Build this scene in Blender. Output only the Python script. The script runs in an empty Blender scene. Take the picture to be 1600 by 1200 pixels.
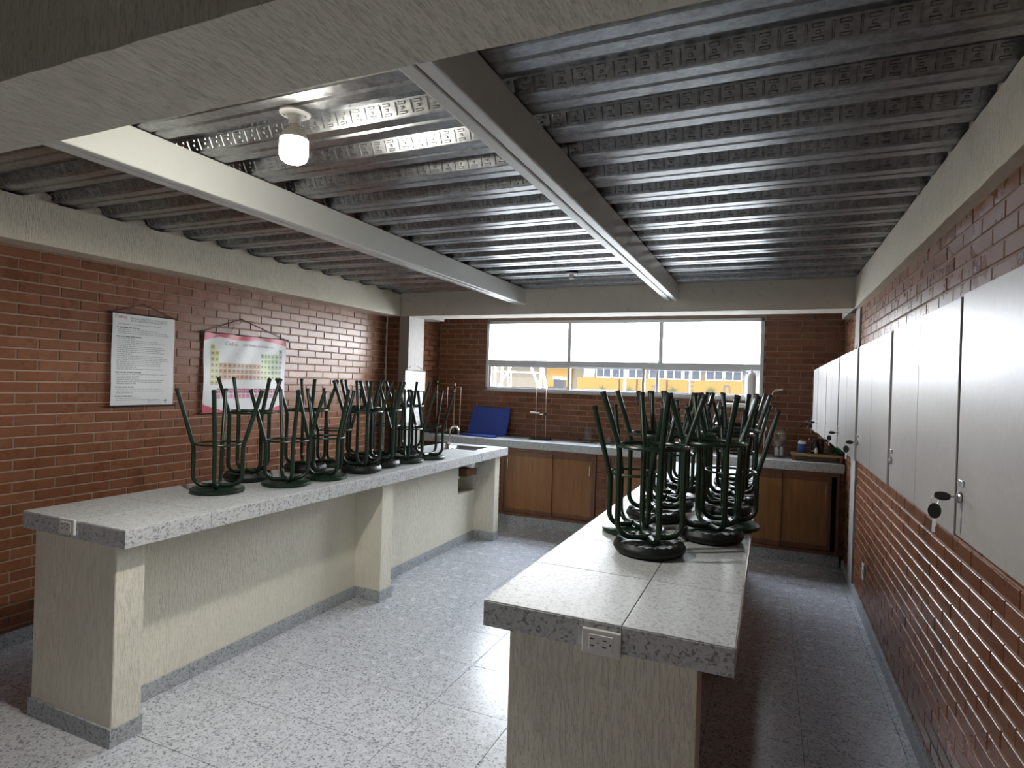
import bpy, bmesh, math, random
from mathutils import Vector, Matrix
random.seed(7)
SC = bpy.context.scene
COL = SC.collection

# ------------------------------------------------------------------ camera
CAM_H = 1.5478
def cam_basis(yaw=0.4091, pitch=-0.0032, roll=0.0321):
    f = Vector((-math.sin(yaw)*math.cos(pitch), math.cos(yaw)*math.cos(pitch), math.sin(pitch)))
    r = Vector((math.cos(yaw), math.sin(yaw), 0)); u = r.cross(f)
    return f, r*math.cos(roll)+u*math.sin(roll), -r*math.sin(roll)+u*math.cos(roll)
CF, CR_, CU = cam_basis()
FPX = 930.6
cd = bpy.data.cameras.new('camera'); cd.sensor_width = 36; cd.lens = 36*FPX/1600; cd.clip_start = .02; cd.clip_end = 500
cam = bpy.data.objects.new('camera', cd); COL.objects.link(cam)
cam.matrix_world = Matrix(((CR_.x, CU.x, -CF.x, 0), (CR_.y, CU.y, -CF.y, 0), (CR_.z, CU.z, -CF.z, CAM_H), (0, 0, 0, 1)))
SC.camera = cam

# ------------------------------------------------------------------ world, sun, exposure
SUN_DIR = Vector((-.22, .60, -.77)).normalized()
w = bpy.data.worlds.new('sky'); SC.world = w; w.use_nodes = True
wn = w.node_tree.nodes; wl = w.node_tree.links
bg = wn['Background']
tc = wn.new('ShaderNodeTexCoord'); sx = wn.new('ShaderNodeSeparateXYZ'); rp = wn.new('ShaderNodeValToRGB')   # bright hazy sky: pale horizon, bluer overhead
wl.new(tc.outputs['Generated'], sx.inputs[0]); wl.new(sx.outputs['Z'], rp.inputs[0]); wl.new(rp.outputs[0], bg.inputs[0])
rp.color_ramp.elements[0].position = 0; rp.color_ramp.elements[0].color = (.97, .985, 1, 1); rp.color_ramp.elements[1].position = .9; rp.color_ramp.elements[1].color = (.74, .85, 1, 1)
bg.inputs[1].default_value = 12.0
sd = bpy.data.lights.new('sun', 'SUN'); sd.energy = 5; sd.angle = .01; sd.color = (1, .96, .9)
so = bpy.data.objects.new('sun', sd); COL.objects.link(so); so.rotation_euler = SUN_DIR.to_track_quat('-Z', 'Y').to_euler(); so.location = (0, -20, 40)
vs = SC.view_settings
vs.view_transform = 'Standard'; vs.look = 'None'; vs.gamma = 1; vs.use_curve_mapping = False; vs.exposure = 1.75
cy = SC.cycles
cy.max_bounces = 10; cy.diffuse_bounces = 6; cy.glossy_bounces = 5; cy.transmission_bounces = 6; cy.transparent_max_bounces = 12
cy.sample_clamp_indirect = 6; cy.caustics_reflective = False; cy.caustics_refractive = False
# portal in the window opening: helps sampling the real sky, adds no light of its own
def portal(name, loc, rot, sx, sy):
    l = bpy.data.lights.new(name, 'AREA'); l.shape = 'RECTANGLE'; l.size = sx; l.size_y = sy; l.cycles.is_portal = True
    o = bpy.data.objects.new(name, l); COL.objects.link(o); o.location = loc; o.rotation_euler = rot
portal('window_portal', (-1.6, 6.55, 1.855), (math.radians(-90), 0, 0), 3.06, .82)
portal('rear_portal', (-1.55, -3.12, 1.30), (math.radians(90), 0, 0), .9, .2)

# ------------------------------------------------------------------ materials
MATS = {}
def mat(name, col, rough=.6, metal=0., spec=.5, coat=0., coat_rough=.1):
    m = bpy.data.materials.new(name); m.use_nodes = True
    b = m.node_tree.nodes['Principled BSDF']
    b.inputs['Base Color'].default_value = (*col, 1); b.inputs['Roughness'].default_value = rough
    b.inputs['Metallic'].default_value = metal; b.inputs['Specular IOR Level'].default_value = spec
    b.inputs['Coat Weight'].default_value = coat; b.inputs['Coat Roughness'].default_value = coat_rough
    MATS[name] = m
    return m
def nd(m, t, **k):
    n = m.node_tree.nodes.new(t)
    for a, v in k.items(): setattr(n, a, v)
    return n
def lk(m, a, b): m.node_tree.links.new(a, b)
def bsdf(m): return m.node_tree.nodes['Principled BSDF']
def pos(m, scale=(1, 1, 1), rot=(0, 0, 0)):
    g = nd(m, 'ShaderNodeNewGeometry'); mp = nd(m, 'ShaderNodeMapping')
    mp.inputs['Scale'].default_value = scale; mp.inputs['Rotation'].default_value = rot
    lk(m, g.outputs['Position'], mp.inputs[0]); return mp.outputs[0]
def noise(m, vec, scale, detail=3, rough=.6):
    n = nd(m, 'ShaderNodeTexNoise'); n.inputs['Scale'].default_value = scale; n.inputs['Detail'].default_value = detail; n.inputs['Roughness'].default_value = rough
    lk(m, vec, n.inputs['Vector']); return n.outputs['Fac']
def ramp(m, fac, stops, interp='LINEAR'):
    r = nd(m, 'ShaderNodeValToRGB'); r.color_ramp.interpolation = interp
    el = r.color_ramp.elements
    while len(el) < len(stops): el.new(.5)
    for e, (p, c) in zip(el, stops): e.position = p; e.color = (*c, 1) if len(c) == 3 else c
    lk(m, fac, r.inputs[0]); return r.outputs[0]
def mix(m, fac, a, b, mode='MIX'):
    n = nd(m, 'ShaderNodeMix', data_type='RGBA', blend_type=mode)
    for i, v in ((0, fac), (6, a), (7, b)):
        if isinstance(v, (int, float)): n.inputs[i].default_value = v
        elif isinstance(v, tuple): n.inputs[i].default_value = (*v, 1)
        else: lk(m, v, n.inputs[i])
    return n.outputs[2]
def bump(m, h, strength, dist):
    b = nd(m, 'ShaderNodeBump'); b.inputs['Strength'].default_value = strength; b.inputs['Distance'].default_value = dist
    lk(m, h, b.inputs['Height']); lk(m, b.outputs[0], bsdf(m).inputs['Normal']); return b
def base(m, c): lk(m, c, bsdf(m).inputs['Base Color'])
def mrough(m, fac, lo, hi):
    r = nd(m, 'ShaderNodeMapRange'); r.inputs[3].default_value = lo; r.inputs[4].default_value = hi
    lk(m, fac, r.inputs[0]); lk(m, r.outputs[0], bsdf(m).inputs['Roughness'])

def terrazzo(name, light, mid, dark, rough, chip=135):
    m = mat(name, light, rough, spec=.14 if 'top' in name else .28)
    p = pos(m)
    v = nd(m, 'ShaderNodeTexVoronoi'); v.inputs['Scale'].default_value = chip; v.inputs['Randomness'].default_value = 1
    n0 = noise(m, p, 40, 2)
    pv = nd(m, 'ShaderNodeMix', data_type='VECTOR'); pv.inputs[0].default_value = .02
    lk(m, p, pv.inputs[4]); 
    nt = nd(m, 'ShaderNodeTexNoise'); nt.inputs['Scale'].default_value = 60; lk(m, p, nt.inputs['Vector']); lk(m, nt.outputs['Color'], pv.inputs[5])
    lk(m, pv.outputs[1], v.inputs['Vector'])
    sep = nd(m, 'ShaderNodeSeparateColor'); lk(m, v.outputs['Color'], sep.inputs[0])
    chipcol = ramp(m, sep.outputs[0], [(0, dark), (.11, dark), (.14, mid), (.34, mid), (.42, light), (1, light)])
    big = noise(m, p, 2.2, 3)
    c = mix(m, .35, chipcol, ramp(m, big, [(.3, tuple(x*.82 for x in light)), (.7, light)]))
    base(m, c); mrough(m, noise(m, p, 14, 3), rough-.06, rough+.1)
    return m
terrazzo('terrazzo_floor', (.60, .62, .66), (.40, .41, .44), (.10, .105, .115), .24)
terrazzo('terrazzo_top', (.56, .58, .58), (.43, .44, .45), (.25, .255, .26), .40, 150)
terrazzo('terrazzo_edge', (.56, .57, .575), (.38, .38, .39), (.10, .10, .105), .4)
terrazzo('terrazzo_base', (.44, .46, .48), (.28, .29, .30), (.10, .10, .105), .45)

def brickmat(name, cols, rough):
    m = mat(name, cols[1], rough, spec=.28)
    g = nd(m, 'ShaderNodeNewGeometry'); oi = nd(m, 'ShaderNodeObjectInfo')
    ad = nd(m, 'ShaderNodeMath', operation='ADD'); lk(m, g.outputs['Random Per Island'], ad.inputs[0]); lk(m, oi.outputs['Random'], ad.inputs[1])
    fr = nd(m, 'ShaderNodeMath', operation='FRACT'); lk(m, ad.outputs[0], fr.inputs[0])
    c = ramp(m, fr.outputs[0], [(0, cols[0]), (.5, cols[1]), (1, cols[2])])
    p = pos(m); n1 = noise(m, p, 9, 4); n2 = noise(m, pos(m, (30, 30, 160)), 1.0, 3)
    c = mix(m, .35, c, ramp(m, n1, [(.25, cols[0]), (.75, cols[2])]))
    c = mix(m, .22, c, ramp(m, n2, [(.35, tuple(x*.55 for x in cols[0])), (.65, cols[2])]))
    base(m, c); mrough(m, n1, rough-.08, rough+.12)
    bump(m, n2, .06, .0015)
    return m
brickmat('brick', ((.145, .055, .027), (.19, .074, .037), (.245, .104, .055)), .27)
m = mat('mortar', (.36, .22, .155), .85); base(m, mix(m, noise(m, pos(m), 12, 4), (.26, .165, .115), (.36, .25, .185)))

def plaster(name, col, sc, strength=.9, dist=.006, dk=.7):
    m = mat(name, col, .85, spec=.25)
    h = noise(m, pos(m, sc), 1.0, 4, .65)
    hh = ramp(m, h, [(.36, (0, 0, 0)), (.5, (.7, .7, .7)), (.8, (1, 1, 1))])
    bump(m, hh, strength, dist)
    big = noise(m, pos(m), 1.7, 4)
    c = mix(m, ramp(m, h, [(.30, (1, 1, 1)), (.42, (0, 0, 0))]), col, tuple(x*dk for x in col))
    c = mix(m, .5, c, ramp(m, big, [(.3, tuple(x*.86 for x in col)), (.7, col)]), 'MIX'); base(m, c)
    return m
plaster('plaster', (.80, .76, .64), (120, 120, 20), .75, .005, .82)
plaster('plaster_beam', (.84, .76, .62), (110, 110, 20), .7, .005)
plaster('plaster_flow', (.74, .70, .61), (150, 26, 26), .7, .005, .35)
plaster('plaster_smooth', (.78, .74, .65), (14, 14, 14), .15, .003)
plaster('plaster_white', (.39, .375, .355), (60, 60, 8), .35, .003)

m = mat('galvanised', (.40, .41, .42), .34, metal=1.)
v = nd(m, 'ShaderNodeTexVoronoi'); v.inputs['Scale'].default_value = 85; lk(m, pos(m, (.7, 1, 1)), v.inputs['Vector'])
s = nd(m, 'ShaderNodeSeparateColor'); lk(m, v.outputs['Color'], s.inputs[0])
n5 = noise(m, pos(m), 25, 4)
base(m, mix(m, .6, ramp(m, s.outputs[0], [(0, (.22, .225, .235)), (1, (.46, .47, .48))]), ramp(m, n5, [(.35, (.26, .265, .275)), (.65, (.42, .43, .44))])))
mrough(m, s.outputs[1], .30, .38)
mat('joist_paint', (.66, .66, .63), .35); mat('joist_gap', (.10, .10, .10), .7)
mat('green_paint', (.010, .042, .017), .34, spec=.45)
m = MATS['green_paint']; nn = noise(m, pos(m), 130, 4); base(m, mix(m, ramp(m, nn, [(.66, (0, 0, 0)), (.70, (1, 1, 1))]), (.005, .020, .009), (.06, .06, .045)))
mat('black_vinyl', (.006, .010, .008), .45, spec=.4); mat('fibreboard', (.20, .12, .07), .8); mat('black_rubber', (.012, .012, .012), .7)
bump(MATS['black_vinyl'], noise(MATS['black_vinyl'], pos(MATS['black_vinyl']), 70, 3), .5, .004)

def wood(name, a, b, sc=(26, 26, 1.6), rough=.38):
    m = mat(name, a, rough)
    n1 = noise(m, pos(m, sc), 1.0, 5, .6); n2 = noise(m, pos(m, (140, 140, 6)), 1.0, 2)
    c = ramp(m, n1, [(.3, a), (.7, b)]); c = mix(m, .25, c, ramp(m, n2, [(.35, tuple(x*.55 for x in a)), (.65, b)])); base(m, c); return m
wood('door_wood', (.22, .092, .026), (.33, .145, .045)); wood('frame_wood', (.13, .052, .024), (.20, .085, .038)); wood('board_wood', (.36, .24, .12), (.48, .33, .17), (3, 30, 30))
mat('shade_black', (.012, .010, .010), .9)
m = mat('cabinet_steel', (.60, .61, .61), .36, metal=0., spec=.09); n6 = noise(m, pos(m), 60, 4); n7 = noise(m, pos(m), 3, 4)
base(m, mix(m, .3, ramp(m, n7, [(.3, (.31, .30, .293)), (.7, (.37, .36, .35))]), ramp(m, n6, [(.35, (.31, .30, .293)), (.65, (.385, .375, .365))]))); mrough(m, n7, .30, .42)
mat('cabinet_side', (.36, .37, .375), .45, metal=.2)
mat('chrome', (.75, .75, .76), .12, metal=1.); mat('stainless', (.55, .55, .55), .28, metal=1.)
mat('white_plastic', (.74, .73, .70), .35); mat('socket_dark', (.02, .02, .02), .6); mat('white_paint', (.74, .74, .73), .45)
mat('frame_alu', (.56, .56, .575), .42, metal=.15)
m = mat('bulb_neck', (.72, .70, .62), .45)
m = mat('bulb_glow', (1, 1, 1), .5); bsdf(m).inputs['Emission Color'].default_value = (1, .97, .86, 1); bsdf(m).inputs['Emission Strength'].default_value = 52
mat('paper', (.58, .59, .59), .5); mat('ink', (.10, .10, .105), .6); mat('ink_soft', (.30, .30, .31), .6); mat('red_print', (.42, .03, .06), .45); mat('orange_print', (.70, .22, .06), .5)
mat('yellow_cell', (.46, .44, .10), .5); mat('tan_cell', (.50, .30, .17), .5); mat('rust_cell', (.46, .17, .07), .5); mat('green_cell', (.27, .40, .14), .5); mat('grey_cell', (.40, .36, .36), .5); mat('plum_cell', (.26, .03, .10), .5); mat('rose_cell', (.50, .19, .30), .5); mat('lime_cell', (.50, .55, .26), .5)
mat('dark_red_cord', (.08, .02, .015), .7); mat('black_metal', (.02, .02, .02), .45)
m = mat('blue_foam', (.028, .07, .36), .6); bump(m, noise(m, pos(m), 30, 3), .3, .004)
mat('rod_metal', (.50, .42, .36), .35, metal=.8)
mat('blue_label', (.03, .08, .32), .4); mat('green_plastic', (.012, .10, .05), .3); mat('brown_glass', (.045, .018, .010), .15); mat('tan_lid', (.48, .36, .24), .5); mat('dark_glass', (.02, .03, .03), .12)
def glassmat(name, tint, refl):
    m = bpy.data.materials.new(name); m.use_nodes = True; MATS[name] = m
    nt = m.node_tree; nt.nodes.remove(nt.nodes['Principled BSDF']); out = nt.nodes['Material Output']
    t = nd(m, 'ShaderNodeBsdfTransparent'); t.inputs[0].default_value = (*tint, 1)
    g = nd(m, 'ShaderNodeBsdfGlossy'); g.inputs['Roughness'].default_value = .03
    lw = nd(m, 'ShaderNodeLayerWeight'); lw.inputs['Blend'].default_value = .5      # Schlick reflectance, the same from both faces
    pw = nd(m, 'ShaderNodeMath', operation='POWER'); lk(m, lw.outputs['Facing'], pw.inputs[0]); pw.inputs[1].default_value = 5
    fr = nd(m, 'ShaderNodeMath', operation='MULTIPLY_ADD'); lk(m, pw.outputs[0], fr.inputs[0]); fr.inputs[1].default_value = .9; fr.inputs[2].default_value = refl
    mx = nd(m, 'ShaderNodeMixShader'); lk(m, fr.outputs[0], mx.inputs[0]); lk(m, t.outputs[0], mx.inputs[1]); lk(m, g.outputs[0], mx.inputs[2]); lk(m, mx.outputs[0], out.inputs[0])
    return m
glassmat('pane_glass', (.985, .99, .99), .02); glassmat('lab_glass', (.95, .965, .96), .05)
mat('ext_roof', (.86, .87, .88), .6); mat('ext_concrete', (.30, .295, .28), .9); mat('ext_orange', (.30, .12, .02), .8); mat('ext_white', (.82, .82, .80), .6); mat('ext_window', (.020, .022, .027), .7)
mat('ext_grey', (.12, .125, .14), .7); mat('ext_plant', (.018, .022, .012), .8); mat('ext_dark', (.012, .012, .013), .8); mat('ext_cream', (.040, .034, .027), .8); mat('ext_letter', (.024, .024, .027), .7)
m = MATS['ext_orange']; base(m, mix(m, noise(m, pos(m, (2, 2, 8)), 1.0, 3), (.046, .026, .0085), (.066, .039, .014)))

for k_ in MATS:
    if k_.startswith('ext_'): bsdf(MATS[k_]).inputs['Specular IOR Level'].default_value = .02

# ------------------------------------------------------------------ mesh helpers
class MB:
    def __init__(s): s.v = []; s.f = []; s.mi = []; s.sm = []
    def add(s, vs, fs, mi=0, smooth=False):
        o = len(s.v); s.v += [tuple(p) for p in vs]
        for f in fs: s.f.append(tuple(i+o for i in f)); s.mi.append(mi); s.sm.append(smooth)
    def box(s, x0, x1, y0, y1, z0, z1, mi=0, c=0.):
        if c <= 0:
            v = [(x0, y0, z0), (x1, y0, z0), (x1, y1, z0), (x0, y1, z0), (x0, y0, z1), (x1, y0, z1), (x1, y1, z1), (x0, y1, z1)]
            s.add(v, [(0, 3, 2, 1), (4, 5, 6, 7), (0, 1, 5, 4), (1, 2, 6, 5), (2, 3, 7, 6), (3, 0, 4, 7)], mi)
        else:
            bm = bmesh.new(); bmesh.ops.create_cube(bm, size=1)
            for q in bm.verts: q.co = ((x0+x1)/2+q.co.x*(x1-x0), (y0+y1)/2+q.co.y*(y1-y0), (z0+z1)/2+q.co.z*(z1-z0))
            bmesh.ops.bevel(bm, geom=bm.edges[:]+bm.verts[:], offset=c, segments=2, profile=.5, affect='EDGES')
            s.bm(bm, mi); bm.free()
        return s
    def bm(s, bm, mi=0, smooth=False):
        bm.verts.index_update(); s.add([q.co[:] for q in bm.verts], [[q.index for q in f.verts] for f in bm.faces], mi, smooth)
    def tube(s, path, r, n=8, mi=0, caps=True, closed=False):
        P = [Vector(p) for p in path]; N = len(P); rs = r if isinstance(r, (list, tuple)) else [r]*N
        vs = []; prev = None
        for i, p in enumerate(P):
            if closed: t = P[(i+1) % N]-P[i-1]
            else: t = (P[min(i+1, N-1)]-P[max(i-1, 0)])
            t.normalize()
            if prev is None:
                a = Vector((0, 0, 1)) if abs(t.z) < .9 else Vector((1, 0, 0)); a = (a-t*a.dot(t)).normalized()
            else: a = (prev-t*prev.dot(t)).normalized()
            prev = a; b = t.cross(a)
            for k in range(n):
                an = 2*math.pi*k/n; vs.append(p+(a*math.cos(an)+b*math.sin(an))*rs[i])
        fs = []
        for i in range(N if closed else N-1):
            j = (i+1) % N
            for k in range(n): fs.append((i*n+k, i*n+(k+1) % n, j*n+(k+1) % n, j*n+k))
        o = len(s.v); s.add(vs, fs, mi, True)
        if caps and not closed:
            s.f.append(tuple(o+k for k in reversed(range(n)))); s.mi.append(mi); s.sm.append(False)
            s.f.append(tuple(o+(N-1)*n+k for k in range(n))); s.mi.append(mi); s.sm.append(False)
        return s
    def lathe(s, prof, n=24, c=(0, 0, 0), mi=0):
        vs = []; fs = []
        for r, z in prof:
            for k in range(n):
                a = 2*math.pi*k/n; vs.append((c[0]+r*math.cos(a), c[1]+r*math.sin(a), c[2]+z))
        for i in range(len(prof)-1):
            for k in range(n): fs.append((i*n+k, i*n+(k+1) % n, (i+1)*n+(k+1) % n, (i+1)*n+k))
        o = len(s.v); s.add(vs, fs, mi, True)
        if prof[0][0] > 1e-4: s.f.append(tuple(o+k for k in reversed(range(n)))); s.mi.append(mi); s.sm.append(False)
        if prof[-1][0] > 1e-4: s.f.append(tuple(o+(len(prof)-1)*n+k for k in range(n))); s.mi.append(mi); s.sm.append(False)
        return s
    def quad(s, a, b, c, d, mi=0): s.add([a, b, c, d], [(0, 1, 2, 3)], mi)
    def mesh(s, name, mats):
        me = bpy.data.meshes.new(name); me.from_pydata(s.v, [], s.f)
        for q in ([mats] if isinstance(mats, str) else mats): me.materials.append(MATS[q])
        me.polygons.foreach_set('material_index', s.mi); me.polygons.foreach_set('use_smooth', s.sm)
        me.update()
        if any(s.sm): me.set_sharp_from_angle(angle=math.radians(42))
        return me
    def obj(s, name, mats, parent=None): return link(name, s.mesh(name, mats), parent)
def link(name, me, parent=None):
    o = bpy.data.objects.new(name, me); COL.objects.link(o)
    if parent: o.parent = parent
    return o
def tag(o, label, cat, group=None):
    o['label'] = label; o['category'] = cat
    if group: o['group'] = group
    return o
def struct(o, label=None, cat=None):
    o['kind'] = 'structure'
    if label: o['label'] = label
    if cat: o['category'] = cat
    return o
def empty(name, loc=(0, 0, 0), rz=0):
    o = bpy.data.objects.new(name, None); COL.objects.link(o); o.location = loc; o.rotation_euler = (0, 0, rz); o.empty_display_size = .1; return o
def box(name, m, parent, *b, c=0.): return MB().box(*b, c=c).obj(name, m, parent)
def dup(o, parent=None, suffix=None):
    c = o.copy(); COL.objects.link(c); c.parent = parent
    for ch in o.children: dup(ch, c)
    return c
def project(p):
    v = Vector(p)-Vector((0, 0, CAM_H)); z = v.dot(CF)
    if z < .05: return None
    return 800+FPX*v.dot(CR_)/z, 600-FPX*v.dot(CU)/z, z
def text_mesh(txt, size, align='LEFT'):
    cu = bpy.data.curves.new('t', 'FONT'); cu.body = txt; cu.size = size; cu.align_x = align; cu.resolution_u = 2
    o = bpy.data.objects.new('t', cu); COL.objects.link(o)
    me = bpy.data.meshes.new_from_object(o.evaluated_get(bpy.context.evaluated_depsgraph_get()))
    vs = [v.co.copy() for v in me.vertices]; fs = [tuple(p.vertices) for p in me.polygons]
    bpy.data.objects.remove(o); bpy.data.curves.remove(cu); bpy.data.meshes.remove(me)
    return vs, fs

# ------------------------------------------------------------------ dimensions
WL, WR, BW, RW = -3.81, .63, 6.43, -3.0       # brick faces: left, right, far; rear wall
BB = 2.211                                    # underside of the concrete beams
DZ, DT = 2.456, 2.508                         # deck: lower and upper flange
WX0, WX1, WZ0, WZ1 = -3.132, -.067, 1.445, 2.266
CY0, CY1 = 5.353, 5.65

# ------------------------------------------------------------------ bricks
BL, BH, JT = .213, .0617, .009
def brick_verts(a0, a1, z0, z1, mp, depth=.012, ch=.0022):
    def r(i, d): return [mp(a0+i, d, z0+i), mp(a1-i, d, z0+i), mp(a1-i, d, z1-i), mp(a0+i, d, z1-i)]
    return r(0, -depth)+r(0, -ch)+r(ch, 0)
BF_ = [(0, 1, 5, 4), (1, 2, 6, 5), (2, 3, 7, 6), (3, 0, 4, 7), (4, 5, 9, 8), (5, 6, 10, 9), (6, 7, 11, 10), (7, 4, 8, 11), (8, 9, 10, 11)]
def lay_bricks(parent, mp, a_lo, a_hi, z_lo, z_hi, holes=(), zref=0., aref=0., limit=300, name='brick', flip=False):
    faces = [tuple(reversed(f)) for f in BF_] if flip else BF_
    full = {}
    cells = []
    k0 = int(math.floor((z_lo-zref)/BH))-1
    for k in range(k0, k0+60):
        z0 = zref+k*BH; z1 = z0+BH-JT
        z0c, z1c = max(z0, z_lo), min(z1, z_hi)
        if z1c-z0c < .012: continue
        off = aref+(BL/2 if k % 2 else 0)
        i0 = int(math.floor((a_lo-off)/BL))-1
        for i in range(i0, i0+int((a_hi-a_lo)/BL)+4):
            segs = [(max(off+i*BL, a_lo), min(off+(i+1)*BL-JT, a_hi))]
            for h in holes:
                if z1c > h[2]+.004 and z0c < h[3]-.004:
                    ns = []
                    for s0, s1 in segs:
                        if s1 <= h[0] or s0 >= h[1]: ns.append((s0, s1)); continue
                        if s0 < h[0]: ns.append((s0, h[0]))
                        if s1 > h[1]: ns.append((h[1], s1))
                    segs = ns
            for s0, s1 in segs:
                if s1-s0 > .015: cells.append((s0, s1, z0c, z1c))
    def size(c):
        pts = [project(mp(a, 0, z)) for a, z in ((c[0], c[2]), (c[1], c[2]), (c[1], c[3]), (c[0], c[3]))]
        if any(p is None for p in pts): return 0
        cx = sum(p[0] for p in pts)/4; cyy = sum(p[1] for p in pts)/4
        if not (-10 < cx < 1610 and -10 < cyy < 1210): return 0
        A = 0
        for p, q in zip(pts, pts[1:]+pts[:1]): A += p[0]*q[1]-q[0]*p[1]
        return abs(A)
    cells.sort(key=size, reverse=True)
    rest = MB()
    for n, c in enumerate(cells):
        a0, a1, z0, z1 = c
        if n < limit and size(c) > 0:
            key = (round(a1-a0, 4), round(z1-z0, 4))
            if key not in full:
                o0 = Vector(mp(0, 0, 0))
                lm = lambda a, d, z: tuple(Vector(mp(a, d, z))-o0)
                b = MB(); b.add(brick_verts(0, a1-a0, 0, z1-z0, lm), faces); full[key] = b.mesh(name, 'brick')
            o = link(name, full[key], parent); o.location = mp(a0+0, random.uniform(-.0012, .0008), z0)
        else:
            rest.add(brick_verts(a0, a1, z0, z1, mp), faces)
    if rest.v:
        o = rest.obj('far_bricks', 'brick', parent); o['kind'] = 'stuff'

# left wall
wall_left = struct(MB().box(WL-.16, WL-.005, RW, BW+.15, 0, 2.6).obj('wall_left', 'mortar'), 'left brick wall with two hanging posters', 'wall')
lay_bricks(wall_left, lambda a, d, z: (WL+d, a, z), RW, CY0-.006, .082, BB-.012, zref=BB-.012+JT-40*BH, aref=1.926)
lay_bricks(wall_left, lambda a, d, z: (WL+d+.03, a, z), CY1+.01, BW-.002, .082, 2.45, zref=BB-.012+JT-40*BH, aref=1.926, limit=60)
# brick return beside the column, facing the camera
lay_bricks(wall_left, lambda a, d, z: (a, CY0-d, z), WL+.004, -3.651, .082, BB-.004, zref=BB-.012+JT-40*BH, aref=WL, limit=40)
box('pier_core', 'mortar', wall_left, WL-.004, -3.65, CY0+.006, CY1, 0, BB)
box('joint_strip', 'white_paint', wall_left, WL-.004, WL+.010, CY0-.012, CY0-.001, .08, BB)
# right wall
wall_right = struct(MB().box(WR+.005, WR+.16, RW, BW+.15, 0, 2.6).obj('wall_right', 'mortar'), 'right brick wall carrying the row of wall cabinets', 'wall')
PY0, PY1 = 5.275, 5.53
lay_bricks(wall_right, lambda a, d, z: (WR-d, a, z), RW, BW-.002, .082, BB-.006, holes=[(PY0-.004, PY1+.004, 0, 3)], zref=BB-.006+JT-40*BH, aref=1.80, flip=True)
# far wall with the window opening
wall_back = empty('wall_back', (0, 0, 0)); struct(wall_back, 'far brick wall around the long window', 'wall')
for b in ((WL-.1, WX0-.0, 0, 2.6), (WX1, WR+.1, 0, 2.6), (WX0, WX1, 0, WZ0), (WX0, WX1, WZ1, 2.6)):
    box('mortar_bed', 'mortar', wall_back, b[0], b[1], BW+.005, BW+.15, b[2], b[3])
lay_bricks(wall_back, lambda a, d, z: (a, BW-d, z), WL+.03, WR-.002, .92, 2.45, holes=[(WX0, WX1, WZ0, WZ1)], zref=1.381-30*BH, aref=-3.03)
# rear wall, behind the camera, with an unseen opening added to let sky light in
wall_rear = empty('wall_rear'); struct(wall_rear, 'wall behind the camera with an added opening for sky light', 'wall')
for b in ((WL, -2.0, 0, 2.6), (-1.1, WR, 0, 2.6), (-2.0, -1.1, 0, 1.2), (-2.0, -1.1, 1.4, 2.6)):
    box('wall_panel', 'plaster_beam', wall_rear, b[0], b[1], RW-.15, RW, b[2], b[3])

# ------------------------------------------------------------------ floor and its tiles
floor = struct(MB().box(WL-.1, WR+.1, RW-.1, BW+.1, -.15, -.0025).obj('floor', 'black_metal'), 'grey speckled terrazzo tile floor', 'floor')
floor.data.materials[0] = MATS['ext_grey']
TS = .4045; tiles = {}
xs = [-1.44+TS*i for i in range(-7, 7)]; ys = [2.10+.4025*i for i in range(-14, 13)]
for x in xs:
    for y in ys:
        x0, x1, y0, y1 = max(x, WL), min(x+TS, WR), max(y, RW), min(y+.4025, BW)
        if x1-x0 < .02 or y1-y0 < .02: continue
        key = (round(x1-x0, 3), round(y1-y0, 3))
        if key not in tiles:
            g, t = .0010, .0007; a, b = x1-x0, y1-y0
            q = MB(); q.add([(g, g, -.004), (a-g, g, -.004), (a-g, b-g, -.004), (g, b-g, -.004), (g, g, -t), (a-g, g, -t), (a-g, b-g, -t), (g, b-g, -t), (g+t, g+t, 0), (a-g-t, g+t, 0), (a-g-t, b-g-t, 0), (g+t, b-g-t, 0)],
                  [(0, 1, 5, 4), (1, 2, 6, 5), (2, 3, 7, 6), (3, 0, 4, 7), (4, 5, 9, 8), (5, 6, 10, 9), (6, 7, 11, 10), (7, 4, 8, 11), (8, 9, 10, 11)])
            tiles[key] = q.mesh('tile', 'terrazzo_floor')
        link('tile', tiles[key], floor).location = (x0, y0, random.uniform(-.0003, 0))
def skirting(name, label, m, b, cuts, axis):
    root = empty(name); struct(root, label, 'baseboard')
    x0, x1, y0, y1 = b
    e = [(y0 if axis == 'y' else x0)]+list(cuts)+[(y1 if axis == 'y' else x1)]
    for p, q in zip(e, e[1:]):
        if axis == 'y': box('skirting_tile', m, root, x0, x1, p+.001, q-.001, 0, .08, c=.0015)
        else: box('skirting_tile', m, root, p+.001, q-.001, y0, y1, 0, .08, c=.0015)
skirting('baseboard_left', 'low terrazzo skirting along the left brick wall', 'terrazzo_base', (WL-.005, WL+.012, RW, CY0), [RW+.45+TS*i for i in range(19)], 'y')
skirting('baseboard_right', 'low terrazzo skirting along the right brick wall', 'terrazzo_base', (WR-.012, WR+.005, RW, 5.97), [RW+.45+TS*i for i in range(20)], 'y')

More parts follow.
